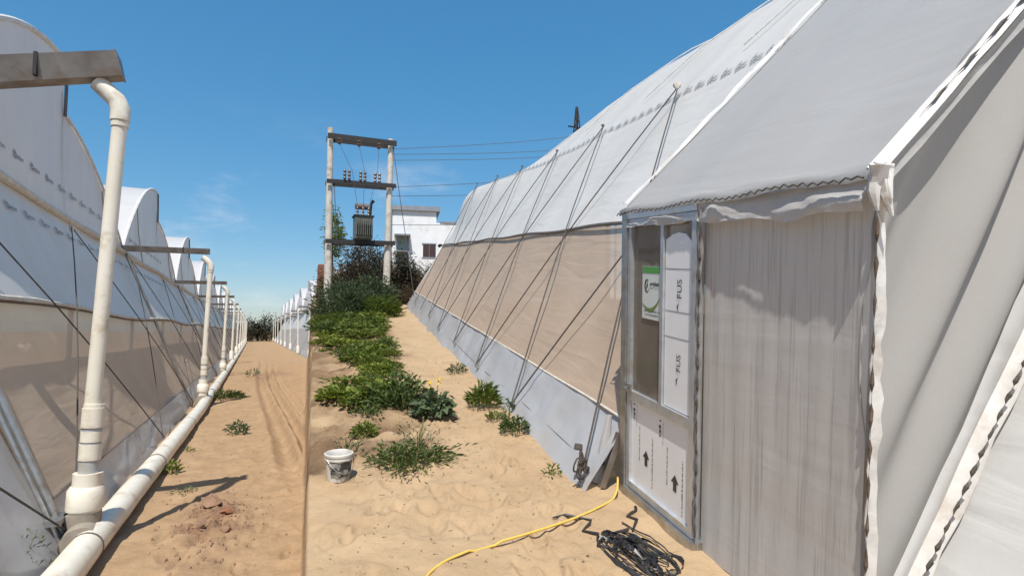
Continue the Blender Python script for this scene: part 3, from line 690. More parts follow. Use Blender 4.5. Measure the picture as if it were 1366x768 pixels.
grid('side_curtain', lsurf(0.39, 1.98, 0.03, -0.04, 5, y0=5.62), 220, 20, 'left_curtain', GL)
grid('near_side_film', lsurf(-0.05, 1.97, 0.03, -0.02, 15, y1=5.60, p=1.0), 50, 30, 'apron_film', GL)
grid('side_film', lsurf(1.98, 3.44, 0.02, -0.03, 7), 220, 16, 'white_film', GL)
def sag(y): return 0.035 * math.sin((y - V0) / BW * math.pi * 2) 
mb = MB(); mb.tube([(lx_at(1.98) + 0.04, y, 1.98 + sag(y)) for y in np.concatenate([np.linspace(YL0, 30, 60), np.linspace(31, YL1, 40)])], [0.03 + 0.006 * math.sin(k * 2.3) for k in range(100)], 7); mb.build('curtain_rail', 'rail_white', GL, True)
mb = MB(); mb.tube([(lx_at(1.95) + 0.045, y, 1.945 + sag(y)) for y in np.linspace(YL0, YL1, 120)], 0.014, 5); mb.build('curtain_pipe', 'rope_brown', GL, True)
mb = MB(); mb.tube([(lx_at(0.40) + 0.03, y, 0.40) for y in np.linspace(5.65, YL1, 90)], 0.007, 5); mb.build('curtain_hem', 'rope_brown', GL)
mb = MB(); mb.tube([(lx_at(3.44) + 0.05, y, 3.45 + 0.02 * math.sin(y)) for y in np.linspace(YL0, YL1, 140)], [0.05 + 0.006 * math.sin(k * 1.7) for k in range(140)], 8); mb.build('eave_roll', 'rail_white', GL, True)
mb = MB(); mb.tube([(lx_at(3.5) + 0.035, y, 3.515 + 0.02 * math.sin(y)) for y in np.linspace(YL0, YL1, 140)], 0.012, 5); mb.build('eave_wire', 'rope', GL)
def arch(t):          # t in metres from the near valley
    t = np.asarray(t, float)
    up = 3.55 + 2.38 * np.sin(np.clip(t / 5.35, 0, 1) * math.pi / 2) ** 0.92
    k = np.clip((t - 5.35) / (BW - 5.35), 0, 1)
    dn = 3.55 + 1.52 * (1 - k ** 1.75)
    return np.where(t <= 5.35, up, dn)
def gx(z): return -2.735 - 0.05 * (z - 3.45)
BAY = {}
def bay_meshes(sgn, detail):
    out = {}
    ts = np.concatenate([np.linspace(0, 5.35, 22 * detail), np.linspace(5.3501, BW, 16 * detail)])
    nv = 12 * detail
    T_, V_ = np.meshgrid(ts, np.linspace(0, 1, nv)); zt = arch(T_); z = 3.43 + (zt - 3.43) * V_
    d = 0.02 * fbm(T_ * 0.9, z * 0.9, 33, 3) + 0.012 * np.sin(T_ * 2.2) * np.sin(np.pi * V_)
    co = np.stack([(gx(z) + d).ravel() * sgn, T_.ravel(), z.ravel()], 1)
    i = np.arange(len(ts) * nv).reshape(nv, len(ts)); q = np.stack([i[:-1, :-1].ravel(), i[:-1, 1:].ravel(), i[1:, 1:].ravel(), i[1:, :-1].ravel()], 1)
    out['gable_film'] = np_mesh('gable_film', co, q, 'gable_film', True)
    xs = np.linspace(0, 9, 10)
    T2, X2 = np.meshgrid(ts, xs); z2 = arch(T2)
    co = np.stack([((gx(z2) - X2 - 0.004)).ravel() * sgn, T2.ravel(), (z2 + 0.03 * np.sin(X2 * 2) * 0.5 - 0.0).ravel()], 1)
    i = np.arange(len(ts) * len(xs)).reshape(len(xs), len(ts)); q = np.stack([i[:-1, :-1].ravel(), i[:-1, 1:].ravel(), i[1:, 1:].ravel(), i[1:, :-1].ravel()], 1)
    out['roof_film'] = np_mesh('roof_film', co, q, 'gable_film', True)
    mb = MB(); mb.tube([((gx(float(arch(t))) + 0.02) * sgn, t, float(arch(t)) + 0.01) for t in np.linspace(0, 5.34, 24)], 0.035, 6)
    out['arch_trim'] = mb.mesh('arch_trim', 'white_strip', True)
    mb = MB(); mb.tube([((gx(float(arch(t))) + 0.02) * sgn, t, float(arch(t)) + 0.01) for t in np.linspace(5.37, BW, 16)], 0.022, 6)
    out['lower_arch_trim'] = mb.mesh('lower_arch_trim', 'white_strip', True)
    mb = MB(); mb.tube([((gx(5.5) + 0.02) * sgn, 5.38, 5.92), ((gx(5.3) + 0.02) * sgn, 5.42, 5.5), ((gx(5.0) + 0.02) * sgn, 5.37, 5.05)], 0.025, 5)
    out['vent_edge'] = mb.mesh('vent_edge', 'rail_dark', True)
    for nm, tt in (('inner_rib', 1.9), ('inner_rib_b', 7.9)):
        mb = MB(); mb.tube([((gx(3.5) + 0.02) * sgn, tt + 0.7, 3.5), ((gx(4.3) + 0.015) * sgn, tt + 0.2, float(arch(tt)) * 0.5 + 1.75), ((gx(4.6) + 0.01) * sgn, tt, float(arch(tt)) - 0.05)], 0.012, 5)
        out[nm] = mb.mesh('inner_rib', 'end_mesh', True)
    return out
bm = bay_meshes(1, 2)
for y in valleys[:-1]:
    for nm, me in bm.items():
        o = link('inner_rib' if nm.startswith('inner') else nm, me, GL); o.location = (0, y, 0)
# printed marks, two lines
nl = Vector((0.918, 0, 0.396)); ng = Vector((0.99, 0, 0.14))
for k in range(26):
    y = 5.9 + 0.61 * k
    o = link('printed_mark', mark_me, GL); o.matrix_local = frame(Vector((lx_at(3.12), y, 3.12)) + nl * 0.012, (0, 1, 0), (-0.396, 0, 0.918), nl) @ Matrix.Diagonal((1.35, 1.6, 1, 1))
    if not (0.75 < ((y - V0) % BW) < BW - 0.7): continue
    o = link('printed_mark', mark_me, GL); o.matrix_local = frame(Vector((gx(3.86) + 0.022, y, 3.86)), (0, 1, 0), (-0.14, 0, 0.99), ng) @ Matrix.Diagonal((1.35, 1.6, 1, 1))
# struts at each bay, ropes crossing between them
for i, y in enumerate(valleys[1:]):
    mb = MB(); a = Vector((-1.30, y, -0.02)); b = Vector((-2.74, y + 0.02, 3.42)); off = Vector((0.075, 0, 0.03))
    mb.tube([a + off, b + off], 0.030, 8)
    mb.build('strut', 'galv' if i == 0 else 'gutter_metal', GL, True)  # farther galvanized struts take a darker metal, their shadow side put into the colour
    if i == 0:
        MB().tube([a + Vector((0.06, -0.11, 0.04)), b + Vector((0.06, -0.11, 0.02))], 0.018, 8).build('strut', 'galv', GL, True)
        MB().box((-1.42, y - 0.17, 0.26), (-1.27, y + 0.09, 0.30)).build('clamp', 'galv', GL)
tops = [5.75 + 4.85 * k for k in range(-1, 14)]; gnd = [5.65 + 4.85 * k for k in range(-1, 14)]
lo = Vector((0.06, 0, 0.03))
for k in range(len(tops)):
    a = Vector((lx_at(3.22), tops[k], 3.22))
    for g in (k - 1, k + 1):
        if 0 <= g < len(gnd) and gnd[g] > 4:
            rope(GL, a, (lx_at(0.05), gnd[g] + (0.06 if g > k else -0.06), 0.05), 0.008, lo)
    MB().tube([a + Vector((0.1, 0, 0.07)), a + Vector((0.1, 0, 0.03)), a + Vector((0.09, 0, -0.04))], [0.03, 0.04, 0.015], 6).build('tie_pad', 'rail_white', GL, True)
for y in [V0 + BW * 0.5 * k for k in range(0, 12)]:
    MB().tube([(-2.5, y + 0.2, -0.05), (-2.5, y + 0.2, 2.6)], 0.035, 6).build('frame_post', 'galv', GL)
# gutters reaching out over the pipes
for i, y in enumerate(valleys[1:]):
    zt, ze = (3.52, 3.97) if i == 0 else (3.60, 3.62)
    xe = -1.10 if i == 0 else -1.0
    mb = MB(); P0 = Vector((-2.9, y, zt)); P1 = Vector((xe, y, ze)); d = (P1 - P0).normalized(); nrm = Vector((-d.z, 0, d.x))
    w, hgt = (0.115, 0.19) if i == 0 else (0.09, 0.12)
    prof_g = [(-w, 0), (-w * 0.62, -hgt), (w * 0.62, -hgt), (w, 0), (w - 0.01, 0.0), (w * 0.58, -hgt + 0.012), (-w * 0.58, -hgt + 0.012), (-w + 0.01, 0)]
    v = [P + Vector((0, a, 0)) + nrm * b for P in (P0, P1) for a, b in prof_g]
    mb.add(v, [(k, (k + 1) % 8, 8 + (k + 1) % 8, 8 + k) for k in range(8)])
    mb.poly([P1 + Vector((0, a, 0)) + nrm * b - d * 0.003 for a, b in prof_g[:4]])
    go = mb.build('gutter', 'gutter_metal', GL)
    MB().prism([P1 + Vector((0, a * 1.06, 0)) + nrm * (b * 1.05 + 0.004) for a, b in prof_g[:4]], d * 0.012).build('end_cap', 'gutter_metal', go)
    if i < 3:
        q = P0.lerp(P1, 0.72)
        MB().box((-0.012, -w - 0.008, -hgt * 0.9), (0.012, -w * 0.62 - 0.0, 0.012), Matrix.Translation(q)).build('gutter_joint', 'dark_steel', go)

# ------------------------------------------------------------------ downpipes
def downpipe(x_base, x_top, y, z_g, label, group, sgn=1, big=True, cat='downpipe', r=0.055):
    t = thing('downpipe', label, cat, (x_base, y, 0), group)
    dx = x_top - x_base; zt = z_g - 0.42
    ax = lambda z: dx * z / zt
    if big:
        MB().tube([(ax(0), 0, 0.20), (ax(.33), 0, 0.335)], 0.108, 20).build('collar', 'pvc', t, True)
        MB().tube([(ax(.3), 0, 0.325), (ax(.3), 0, 0.34), (ax(.47), 0, 0.47), (ax(.5), 0, 0.50)], [0.125, 0.128, 0.128, 0.108], 20).build('reducer', 'pvc', t, True)
        MB().tube([(ax(.5), 0, 0.49), (ax(.58), 0, 0.60)], 0.1, 20).build('sleeve', 'pvc', t, True)
        MB().tube([(ax(.58), 0, 0.58), (ax(1.0), 0, 1.02)], 0.070, 18).build('lower_pipe', 'pvc_grey', t, True)
        for a, b, rr in ((0.70, 0.82, 0.077), (0.84, 0.92, 0.075), (0.95, 1.10, 0.079), (1.10, 1.13, 0.072)):
            MB().tube([(ax(a), 0, a), (ax(b), 0, b)], rr, 18).build('sleeve', 'pvc', t, True)
    else:
        MB().tube([(0, 0, 0.16), (0, 0, 0.62), (ax(.7), 0, 0.68)], [0.115, 0.11, 0.08], 12).build('sleeve', 'pvc', t, True)
    MB().tube([(ax(0.6), 0, 0.6 if not big else 1.0), (ax(zt), 0, zt)], [r * 1.02, r], 18).build('pipe', 'pvc', t, True)
    # coupling and elbow up to the gutter floor
    MB().tube([(ax(zt) , 0, zt - 0.05), (ax(zt), 0, zt + 0.02)], r * 1.18, 16).build('coupling', 'pvc', t, True)
    e = [(dx, 0, zt), (dx, 0, zt + 0.10), (dx - 0.03 * sgn, 0, zt + 0.17), (dx - 0.10 * sgn, 0, zt + 0.24), (dx - 0.17 * sgn, 0, zt + 0.30)]
    MB().tube(e, [r * 1.32, r * 1.34, r * 1.32, r * 1.30, r * 1.22], 16).build('elbow', 'pvc', t, True)
    return t
ords = ['Tallest and nearest', 'Second', 'Third', 'Fourth', 'Fifth', 'Sixth', 'Seventh', 'Eighth', 'Ninth', 'Tenth', 'Farthest']
for i, y in enumerate(valleys[1:]):
    if i == 0: downpipe(-1.17, -1.06, y + 0.02, 3.97 - 0.12, 'Nearest white downpipe, on the cemented joint at the left', 'downpipes of the left greenhouse')
    else: downpipe(-1.03, -0.96, y, 3.55, f'{ords[i]} white downpipe along the left greenhouse', 'downpipes of the left greenhouse', big=(i < 3), r=0.056)
# drain pipe on the ground
DP = thing('drain_pipe', 'thick cream plastic drain pipe lying along the foot of the left greenhouse', 'pipe', (-1.08, 3.2, 0))
def dx_(y): return -1.17 + 0.14 * min(1, max(0, (y - 4.5) / 9.0)) + 0.08
bounds = [3.0, 5.30] + [b for b in (8.3, 11.6, 15.0, 19.5, 25, 30, 35, 42, 50, 60, 72, 86, YL1)]
for a, b in zip(bounds[:-1], bounds[1:]):
    pts = [(dx_(y) + 1.08, y - 3.2, 0.115 + tz(dx_(y), y) * 0.5) for y in np.linspace(a, b, 7)]
    MB().tube(pts, 0.110, 20).build('pipe', 'pvc', DP, True)
    MB().tube([(dx_(b) + 1.08, b - 3.2 - 0.012, 0.115), (dx_(b) + 1.08, b - 3.2 + 0.012, 0.115)], 0.1145, 20).build('joint', 'rail_dark', DP, True)
for i, y in enumerate(valleys[1:]):
    x = -1.17 if i == 0 else -1.03
    mb = MB(); xx = x + 1.08
    mb.tube([(xx + 0.04 * (i == 0), y - 3.2 - 0.24, 0.118), (xx, y - 3.2 + 0.24, 0.118)], 0.132, 20)
    mb.tube([(xx, y - 3.2 + 0.02, 0.10), (xx, y - 3.2 + 0.02, 0.30)], 0.122, 20)
    mb.build('tee', 'cement', DP, True)

# ================================================================== FAR RIGHT-HAND ROW
G2 = thing('greenhouse', 'distant white greenhouse on the right of the sandy lane', 'greenhouse', (0, 0, 0))
v2 = [36.0 + BW * k for k in range(0, 8)]
def rsurf(z0, z1):
    return lambda u, v: (3.15 + 0.431 * (z0 + (z1 - z0) * v) + 0.02 * fbm(u * 60, v, 4, 2), v2[0] + (v2[-1] - v2[0]) * u, z0 + (z1 - z0) * v)
grid('side_apron', rsurf(-0.05, 0.4), 80, 4, 'apron_film', G2)
grid('side_curtain', rsurf(0.4, 1.98), 80, 6, 'end_mesh', G2)
grid('side_film', rsurf(1.98, 3.44), 80, 5, 'white_film', G2)
b2 = bay_meshes(-1, 1)
for y in v2[:-1]:
    for nm in ('gable_film', 'roof_film', 'arch_trim', 'vent_edge'):
        o = link(nm, b2[nm], G2); o.location = (1.9, y, 0); 
        if nm == 'roof_film': o.scale = (0.75, 1, 1)
def endw(u, v): return 3.15 + 1.45 * v + 3.0 * u, 36.02 + 0 * u, -0.05 + 3.5 * v
grid('end_wall', endw, 8, 6, 'white_film', G2)
for i, y in enumerate(v2):
    mb = MB(); mb.box((3.0, y - 0.09, 3.46), (4.75, y + 0.09, 3.58)); mb.build('gutter', 'gutter_metal', G2)
    downpipe(3.02, 2.98, y + (0.05 if i == 0 else 0), 3.5, f'{["Nearest", "Second", "Third", "Fourth", "Fifth", "Sixth", "Seventh", "Farthest"][i]} white downpipe of the distant greenhouse right of the lane', 'downpipes of the far right greenhouse', sgn=-1, big=False)

# ================================================================== PLANTS
def leaves(name, n, rad, hgt, ll, lw, seed, mat, shape='dome', up=0.4, clumps=0):
    g = np.random.default_rng(seed)
    if shape == 'dome':
        a = g.uniform(0, 2 * np.pi, n); r = np.sqrt(g.uniform(0, 1, n)); top = np.sqrt(np.clip(1 - r ** 2, 0, 1)) * 0.8 + 0.2
        z = g.uniform(0.05, 1, n) ** 0.7 * top * hgt; P = np.stack([r * np.cos(a) * rad, r * np.sin(a) * rad, z], 1)
    elif shape == 'crown':
        P = g.normal(0, 1, (n, 3)); P /= np.linalg.norm(P, axis=1)[:, None]; P *= (g.uniform(0.15, 1, n) ** 0.45)[:, None]; P *= np.array([rad, rad, hgt / 2]); P[:, 2] += hgt / 2
    else:  # sprawl
        a = g.uniform(0, 2 * np.pi, n); r = np.sqrt(g.uniform(0, 1, n)); z = g.uniform(0.02, 1, n) * hgt * (1 - 0.75 * r); P = np.stack([r * np.cos(a) * rad, r * np.sin(a) * rad, z], 1)
    if clumps:
        C = P[g.choice(n, clumps)]; j = g.integers(0, clumps, n); s = g.normal(0, 1, (n, 3)) * np.array([rad, rad, hgt * 0.6]) * (0.9 / clumps ** 0.5)
        P = np.where((g.uniform(0, 1, n) < 0.8)[:, None], C[j] + s, P); P[:, 2] = np.abs(P[:, 2])
    d = np.stack([P[:, 0] / rad, P[:, 1] / rad, np.full(n, up)], 1) + g.normal(0, 0.55, (n, 3)); d /= np.linalg.norm(d, axis=1)[:, None]
    s = np.cross(d, g.normal(0, 1, (n, 3)) * 0.5 + np.array([0, 0, 1.0])); s /= np.linalg.norm(s, axis=1)[:, None] + 1e-9
    nn = np.cross(s, d); L_ = ll * g.uniform(0.55, 1.3, n)[:, None]; W = lw * g.uniform(0.6, 1.25, n)[:, None]
    v0 = P; v1 = P + d * L_ * 0.5 + s * W * 0.5 + nn * L_ * 0.08; v2_ = P + d * L_ - np.array([0, 0, 1]) * L_ * 0.18; v3 = P + d * L_ * 0.5 - s * W * 0.5 + nn * L_ * 0.08
    co = np.stack([v0, v1, v2_, v3], 1).reshape(-1, 3); co[:, 2] = np.maximum(co[:, 2], -0.02); i = np.arange(n) * 4
    q = np.concatenate([np.stack([i, i + 1, i + 2], 1), np.stack([i, i + 2, i + 3], 1)])
    return np_mesh(name, co, q, mat)
def stems(name, n, rad, hgt, r, seed, mat='stem_green'):
    rs = random.Random(seed); mb = MB()
    for k in range(n):
        a = rs.uniform(0, 6.28); q = rs.uniform(0.15, 0.9) * rad; h_ = hgt * rs.uniform(0.55, 0.95); b = rs.uniform(-0.3, 0.3)
        mb.tube([(0.08 * q * math.cos(a), 0.08 * q * math.sin(a), -0.03), (0.45 * q * math.cos(a + b), 0.45 * q * math.sin(a + b), h_ * 0.55), (q * math.cos(a), q * math.sin(a), h_)], [r, r * 0.75, r * 0.3], 4, False)
    return mb.mesh(name, mat)
def plant(name, label, cat, loc, fo, st, group=None, s=1.0, rz=0.0):
    t = thing(name, label, cat, loc, group); t.rotation_euler = (0, 0, rz); t.scale = (s, s, s * (0.72 if group else 1))
    link('foliage', fo, t)
    if st: link('stem', st, t)
    return t
WM = [(leaves('foliage', 260, 0.20, 0.26, 0.10, 0.045, 11, 'leaf_green'), stems('stem', 9, 0.18, 0.22, 0.006, 1)),
      (leaves('foliage', 300, 0.24, 0.24, 0.085, 0.04, 12, 'leaf_dark', 'dome', 0.5, 7), stems('stem', 10, 0.2, 0.2, 0.006, 2)),
      (leaves('foliage', 240, 0.22, 0.28, 0.12, 0.055, 13, 'leaf_green', 'dome', 0.6, 6), stems('stem', 8, 0.2, 0.24, 0.006, 3)),
      (leaves('foliage', 220, 0.20, 0.22, 0.11, 0.06, 14, 'leaf_lime', 'dome', 0.7), stems('stem', 7, 0.16, 0.2, 0.006, 4)),
      (leaves('foliage', 380, 0.26, 0.20, 0.12, 0.016, 15, 'leaf_green', 'dome', 1.2), stems('stem', 6, 0.2, 0.2, 0.004, 5))]
rp = random.Random(21)
# the bed of weeds between lane and trodden path (right plot coordinates)
gb = 'leafy weeds growing in the bed beside the path'
spots = []
def try_spot(x, y, md):
    if all((x - a) ** 2 + (y - b) ** 2 > md * md for a, b in spots): spots.append((x, y)); return True
    return False
tries = 0
while len(spots) < 290 and tries < 16000:
    tries += 1
    y = rp.uniform(7.0, 17.2); x = rp.uniform(-0.072 * y + 0.2, 0.72)
    edge_ = 0.46 + 0.01 * (y - 7)
    if x > edge_: continue
    dens = float(fbm(np.array([x * 2.6]), np.array([y * 1.5]), 51, 2)[0])
    if dens < (0.0 + (14 - y) * 0.03 if y < 14 else -0.4): continue
    if try_spot(x, y, 0.19 if y < 12 else 0.27):
        p = r_ground(x, y); k = rp.choice([0, 0, 1, 2, 2, 3, 4, 3] if y < 13 else [0, 1, 2, 4, 4])
        lab = {0: 'mid green leafy weed in the dense bed beside the trodden path', 1: 'dark green bushy weed in the dense bed beside the trodden path', 2: 'broad-leaved green weed in the dense bed beside the trodden path', 3: 'yellow-green leafy weed in the dense bed beside the trodden path', 4: 'grassy narrow-leaved tuft in the dense bed beside the trodden path'}[k]
        plant('weed', lab, 'plant', p, *WM[k], group=gb, s=rp.uniform(0.45, 1.0) if y < 13 else rp.uniform(0.7, 1.2), rz=rp.uniform(0, 6.28))
for (x, y, k, s, lab) in ((-0.26, 7.05, 3, 0.9, 'low yellow-green weed at the left front corner of the bed'), (-0.12, 7.2, 2, 0.9, 'broad-leaved weed second from the left along the bed front'),
                          (-0.02, 6.75, 0, 0.8, 'small leafy weed at the front of the bed, left of the lime clump'), (0.16, 6.9, 3, 1.15, 'bright lime green clump at the front of the bed'),
                          (0.08, 6.2, 1, 0.6, 'tiny flat weed on bare soil just before the bed front'), (0.36, 6.75, 1, 1.25, 'dark weed between the lime clump and the flowering plant'), (0.55, 7.6, 1, 1.0, 'dark leafy weed overhanging the trodden path edge')):
    plant('weed', lab, 'plant', r_ground(x, y), *WM[k], group=gb, s=s, rz=x * 9)
# single plants that stand out
def solo(name, lab, x, y, n, rad, h, ll, lw, seed, mat, shape='dome', up=0.5, st=8, clumps=0, R_=True):
    p = r_ground(x, y) if R_ else on_ground(x, y)
    return plant(name, lab, 'plant', p, leaves('foliage', n, rad, h, ll, lw, seed, mat, shape, up, clumps), stems('stem', st, rad, h, 0.005, seed) if st else None)
solo('weed', 'spreading dark green weed on the sand near the bucket', 0.40, 4.82, 900, 0.30, 0.20, 0.075, 0.014, 61, 'leaf_dark', 'sprawl', 0.6, 22, 9)
solo('weed', 'tall twiggy stalks behind the spreading weed', 0.50, 5.12, 90, 0.20, 0.26, 0.05, 0.010, 62, 'leaf_grey', 'dome', 1.0, 12)
solo('weed', 'bushy dark green plant left of the yellow flowers', 0.50, 6.42, 800, 0.26, 0.34, 0.085, 0.032, 63, 'leaf_dark', 'dome', 0.6, 14, 9)
fp = solo('flowering_plant', 'blue-green broad-leaved plant with two yellow flowers at path edge', 0.77, 6.12, 170, 0.17, 0.24, 0.13, 0.075, 64, 'leaf_grey', 'dome', 0.5, 8)
for k, (dx, dy, dz) in enumerate(((-0.05, 0.0, 0.34), (0.06, 0.03, 0.37))):
    mb = MB(); c = Vector((dx, dy, dz))
    for q in range(6):
        a = q * math.pi / 3 + k; e = c + Vector((math.cos(a) * 0.045, math.sin(a) * 0.045, 0.012)); s_ = Vector((-math.sin(a), math.cos(a), 0)) * 0.018
        mb.poly([c, c.lerp(e, 0.6) + s_, e, c.lerp(e, 0.6) - s_]); mb.poly([c + Vector((0, -0.01, 0)), c + Vector((math.cos(a) * 0.03, -0.02, math.sin(a) * 0.04)) + s_, c + Vector((math.cos(a) * 0.045, -0.02, math.sin(a) * 0.05))])
    mb.build('flower', 'petal', fp)
    MB().tube([(dx * 0.3, dy, 0.1), c], 0.004, 4).build('flower_stalk', 'stem_green', fp)
solo('weed', 'small round green tuft on the bare tilled soil', 0.06, 5.78, 220, 0.11, 0.13, 0.07, 0.02, 65, 'leaf_green', 'dome', 0.9, 6)
solo('weed', 'thin sprig on tilled soil above the bucket', -0.10, 5.15, 60, 0.12, 0.18, 0.06, 0.012, 66, 'leaf_grey', 'dome', 1.0, 8)
solo('weed', 'grassy weed against the greenhouse apron beside the path', 1.36, 6.35, 420, 0.16, 0.24, 0.11, 0.018, 67, 'leaf_green', 'dome', 1.2, 8)
solo('weed', 'low tuft between the grassy weed and the apron stalk', 1.36, 5.75, 120, 0.09, 0.10, 0.06, 0.016, 68, 'leaf_green', 'dome', 1.0, 4)
solo('weed', 'dense little weed at the apron foot below the first rope tie', 1.44, 5.32, 300, 0.13, 0.13, 0.06, 0.018, 69, 'leaf_dark', 'dome', 0.8, 6)
solo('weed', 'single upright stalk against the apron beside the rope tie', 1.43, 5.5, 46, 0.05, 0.30, 0.055, 0.022, 70, 'leaf_grey', 'crown', 0.4, 3)
solo('weed', 'tiny sprout at the apron foot nearest the door', 1.46, 4.25, 40, 0.06, 0.07, 0.05, 0.014, 71, 'leaf_green', 'dome', 0.8, 3)
solo('weed', 'dry weed at the apron foot far along the path', 1.40, 8.3, 120, 0.12, 0.14, 0.08, 0.012, 72, 'leaf_grey', 'dome', 0.9, 6)
solo('weed', 'small lone weed in the middle of the sandy lane', -0.19, 10.8, 160, 0.16, 0.20, 0.09, 0.03, 73, 'leaf_grey', 'dome', 0.7, 6, 0, False)
solo('weed', 'grass tuft beside the drain pipe at the second downpipe', -0.62, 16.6, 420, 0.42, 0.22, 0.16, 0.02, 74, 'leaf_dark', 'sprawl', 1.0, 10, 0, False)
solo('weed', 'small bright sprig beside the drain pipe joint', -0.84, 8.25, 60, 0.07, 0.14, 0.07, 0.035, 75, 'leaf_green', 'dome', 0.6, 4, 0, False)
solo('weed', 'tiny sprig beside the drain pipe nearer the second downpipe', -0.80, 9.6, 30, 0.06, 0.07, 0.05, 0.02, 76, 'leaf_green', 'dome', 0.6, 3, 0, False)
solo('weed', 'flat patch of tiny leaves on the lane by the dug soil', -0.62, 7.1, 70, 0.13, 0.05, 0.04, 0.015, 77, 'leaf_grey', 'sprawl', 0.4, 4, 0, False)
solo('weed', 'dry branching weed in the left bottom corner by the strut', -1.42, 5.15, 90, 0.16, 0.36, 0.05, 0.014, 78, 'leaf_grey', 'dome', 0.9, 12, 0, False)
solo('weed', 'small weed in the lane before the distant trees', 0.05, 24.0, 80, 0.22, 0.3, 0.12, 0.03, 79, 'leaf_grey', 'dome', 0.7, 5, 0, False)
# big shrubs at the end of the bed
def shrub(name, lab, x, y, n, rad, h, ll, lw, seed, mat, up=0.5, st=18, clumps=14, R_=True, shape='dome', stm='stem_green', r=0.012):
    p = r_ground(x, y) if R_ else on_ground(x, y)
    t = thing(name, lab, 'shrub', p); link('foliage', leaves('foliage', n, rad, h, ll, lw, seed, mat, shape, up, clumps), t); link('stem', stems('stem', st, rad * 0.9, h * 0.9, r, seed, stm), t); return t
shrub('shrub', 'feathery grey-green shrub at the far left end of the weed bed', -0.38, 17.0, 3000, 0.62, 0.85, 0.16, 0.022, 81, 'leaf_grey', 0.9)
shrub('shrub', 'tallest feathery green shrub in front of the left utility pole', 0.12, 17.6, 4000, 0.78, 1.05, 0.17, 0.022, 82, 'leaf_grey', 1.0)
shrub('shrub', 'feathery green shrub at the right end of the bed by the path', 0.55, 16.6, 2000, 0.45, 0.62, 0.15, 0.022, 83, 'leaf_green', 0.9)
for k, (x, y, rad, h, lab) in enumerate(((-0.45, 22.0, 0.9, 1.5, 'dry brown scrub behind the left utility pole'), (0.4, 21.6, 1.0, 2.2, 'tall dark dry bush under the transformer'), (1.3, 22.2, 1.0, 2.0, 'dark dry bush left of the right utility pole'), (2.2, 22.6, 1.2, 1.25, 'low brown dry scrub right of the right utility pole'), (3.3, 23.2, 1.2, 1.2, 'low brown dry scrub before the white building'), (4.4, 23.4, 1.1, 1.2, 'low dry scrub at the far corner of the right greenhouse'), (5.6, 24.0, 1.2, 1.25, 'dry scrub behind the far corner of the right greenhouse'), (1.25, 20.8, 0.5, 0.7, 'small dry weed clump at the right utility pole'))):
    shrub('dry_shrub', lab, x, y, int(2600 * h), rad, h, 0.16, 0.03, 90 + k, 'leaf_dry' if k != 2 else 'leaf_far', 0.5, 40, 20, True, 'dome', 'bark', 0.012)
# slender tree by the brick pier
tp = r_ground(-1.02, 25.0)
t = thing('tree', 'slender green tree at the left edge of the plot behind the pole', 'tree', tp)
MB().tube([(0, 0, -0.1), (0.03, 0, 1.2), (0.0, 0.05, 3.4)], [0.05, 0.04, 0.012], 7).build('trunk', 'bark', t, True)
o = link('crown', leaves('crown', 1500, 0.42, 2.1, 0.14, 0.06, 97, 'leaf_green', 'crown', 0.2, 16), t); o.location = (0, 0, 1.6)
# far scrub closing the lane
for k in range(13):
    x = -6.0 + 1.35 * k + rp.uniform(-0.3, 0.3); y = 108 + rp.uniform(-3, 6); h = rp.uniform(2.9, 4.4)
    p = on_ground(x, y); t = thing('bush', 'dark scrubby bush in the row closing off the far end of the lane', 'bush', p, 'bushes at the end of the lane')
    link('foliage', leaves('foliage', 900, 1.5, h, 0.42, 0.2, 120 + k, 'leaf_far', 'dome', 0.4, 12), t); link('stem', stems('stem', 16, 1.3, h * 0.8, 0.04, 120 + k, 'bark'), t)

# ================================================================== UTILITY POLES WITH TRANSFORMER
PR = Vector((3.97, 19.28, 2.48)); PL = Vector((2.14, 19.30, 2.40))
HS = thing('transformer_structure', 'twin concrete pole structure carrying a transformer behind the weed bed', 'utility poles', PR)
def HP(v): return Vector(v) - PR
MB().tube([HP((3.955, 19.28, 2.2)), HP((4.05, 19.28, 8.15))], [0.125, 0.09], 10).build('pole', 'pole_concrete', HS, True)
MB().tube([HP((2.13, 19.40, 2.1)), HP((2.10, 19.40, 8.30))], [0.125, 0.09], 10).build('pole', 'pole_concrete', HS, True)
for z0, z1, hh in ((7.98, 7.96, 0.09), (6.50, 6.52, 0.07), (4.56, 4.60, 0.07)):
    a = Vector((2.0, 19.24, z0)); b = Vector((4.20, 19.12, z1))
    m_ = frame(HP(a), (b - a).normalized(), (0, 1, 0), (0, 0, 1)); ln = (b - a).length
    mb = MB(); mb.box((0, -0.05, -hh), (ln, -0.02, hh), m_); mb.box((0, 0.33, -hh), (ln, 0.36, hh), m_); mb.build('crossarm', 'dark_steel', HS)
def insul(p, h, r, n=4, flip=1):
    mb = MB(); pts = []; rs_ = []
    for k in range(2 * n + 1): pts.append(Vector(p) + Vector((0, 0, flip * h * k / (2 * n)))); rs_.append(r if k % 2 else r * 0.5)
    mb.tube(pts, rs_, 8); return mb
for x in (2.36, 2.98, 3.62): insul(HP((x, 19.14, 7.92)), 0.2, 0.085, 2, -1).build('disc_insulator', 'porcelain', HS, True)
for x in (2.55, 2.69, 3.05, 3.19, 3.52, 3.66): insul(HP((x, 19.14, 6.57)), 0.34, 0.055, 3).build('pin_insulator', 'porcelain', HS, True)
mb = MB(); mb.box((2.86, 18.95, 4.68), (3.46, 19.45, 5.42)); 
mb = MB(); mb.box(tuple(HP((2.88, 18.97, 4.68))), tuple(HP((3.44, 19.43, 5.40)))); mb.build('transformer_tank', 'transformer', HS)
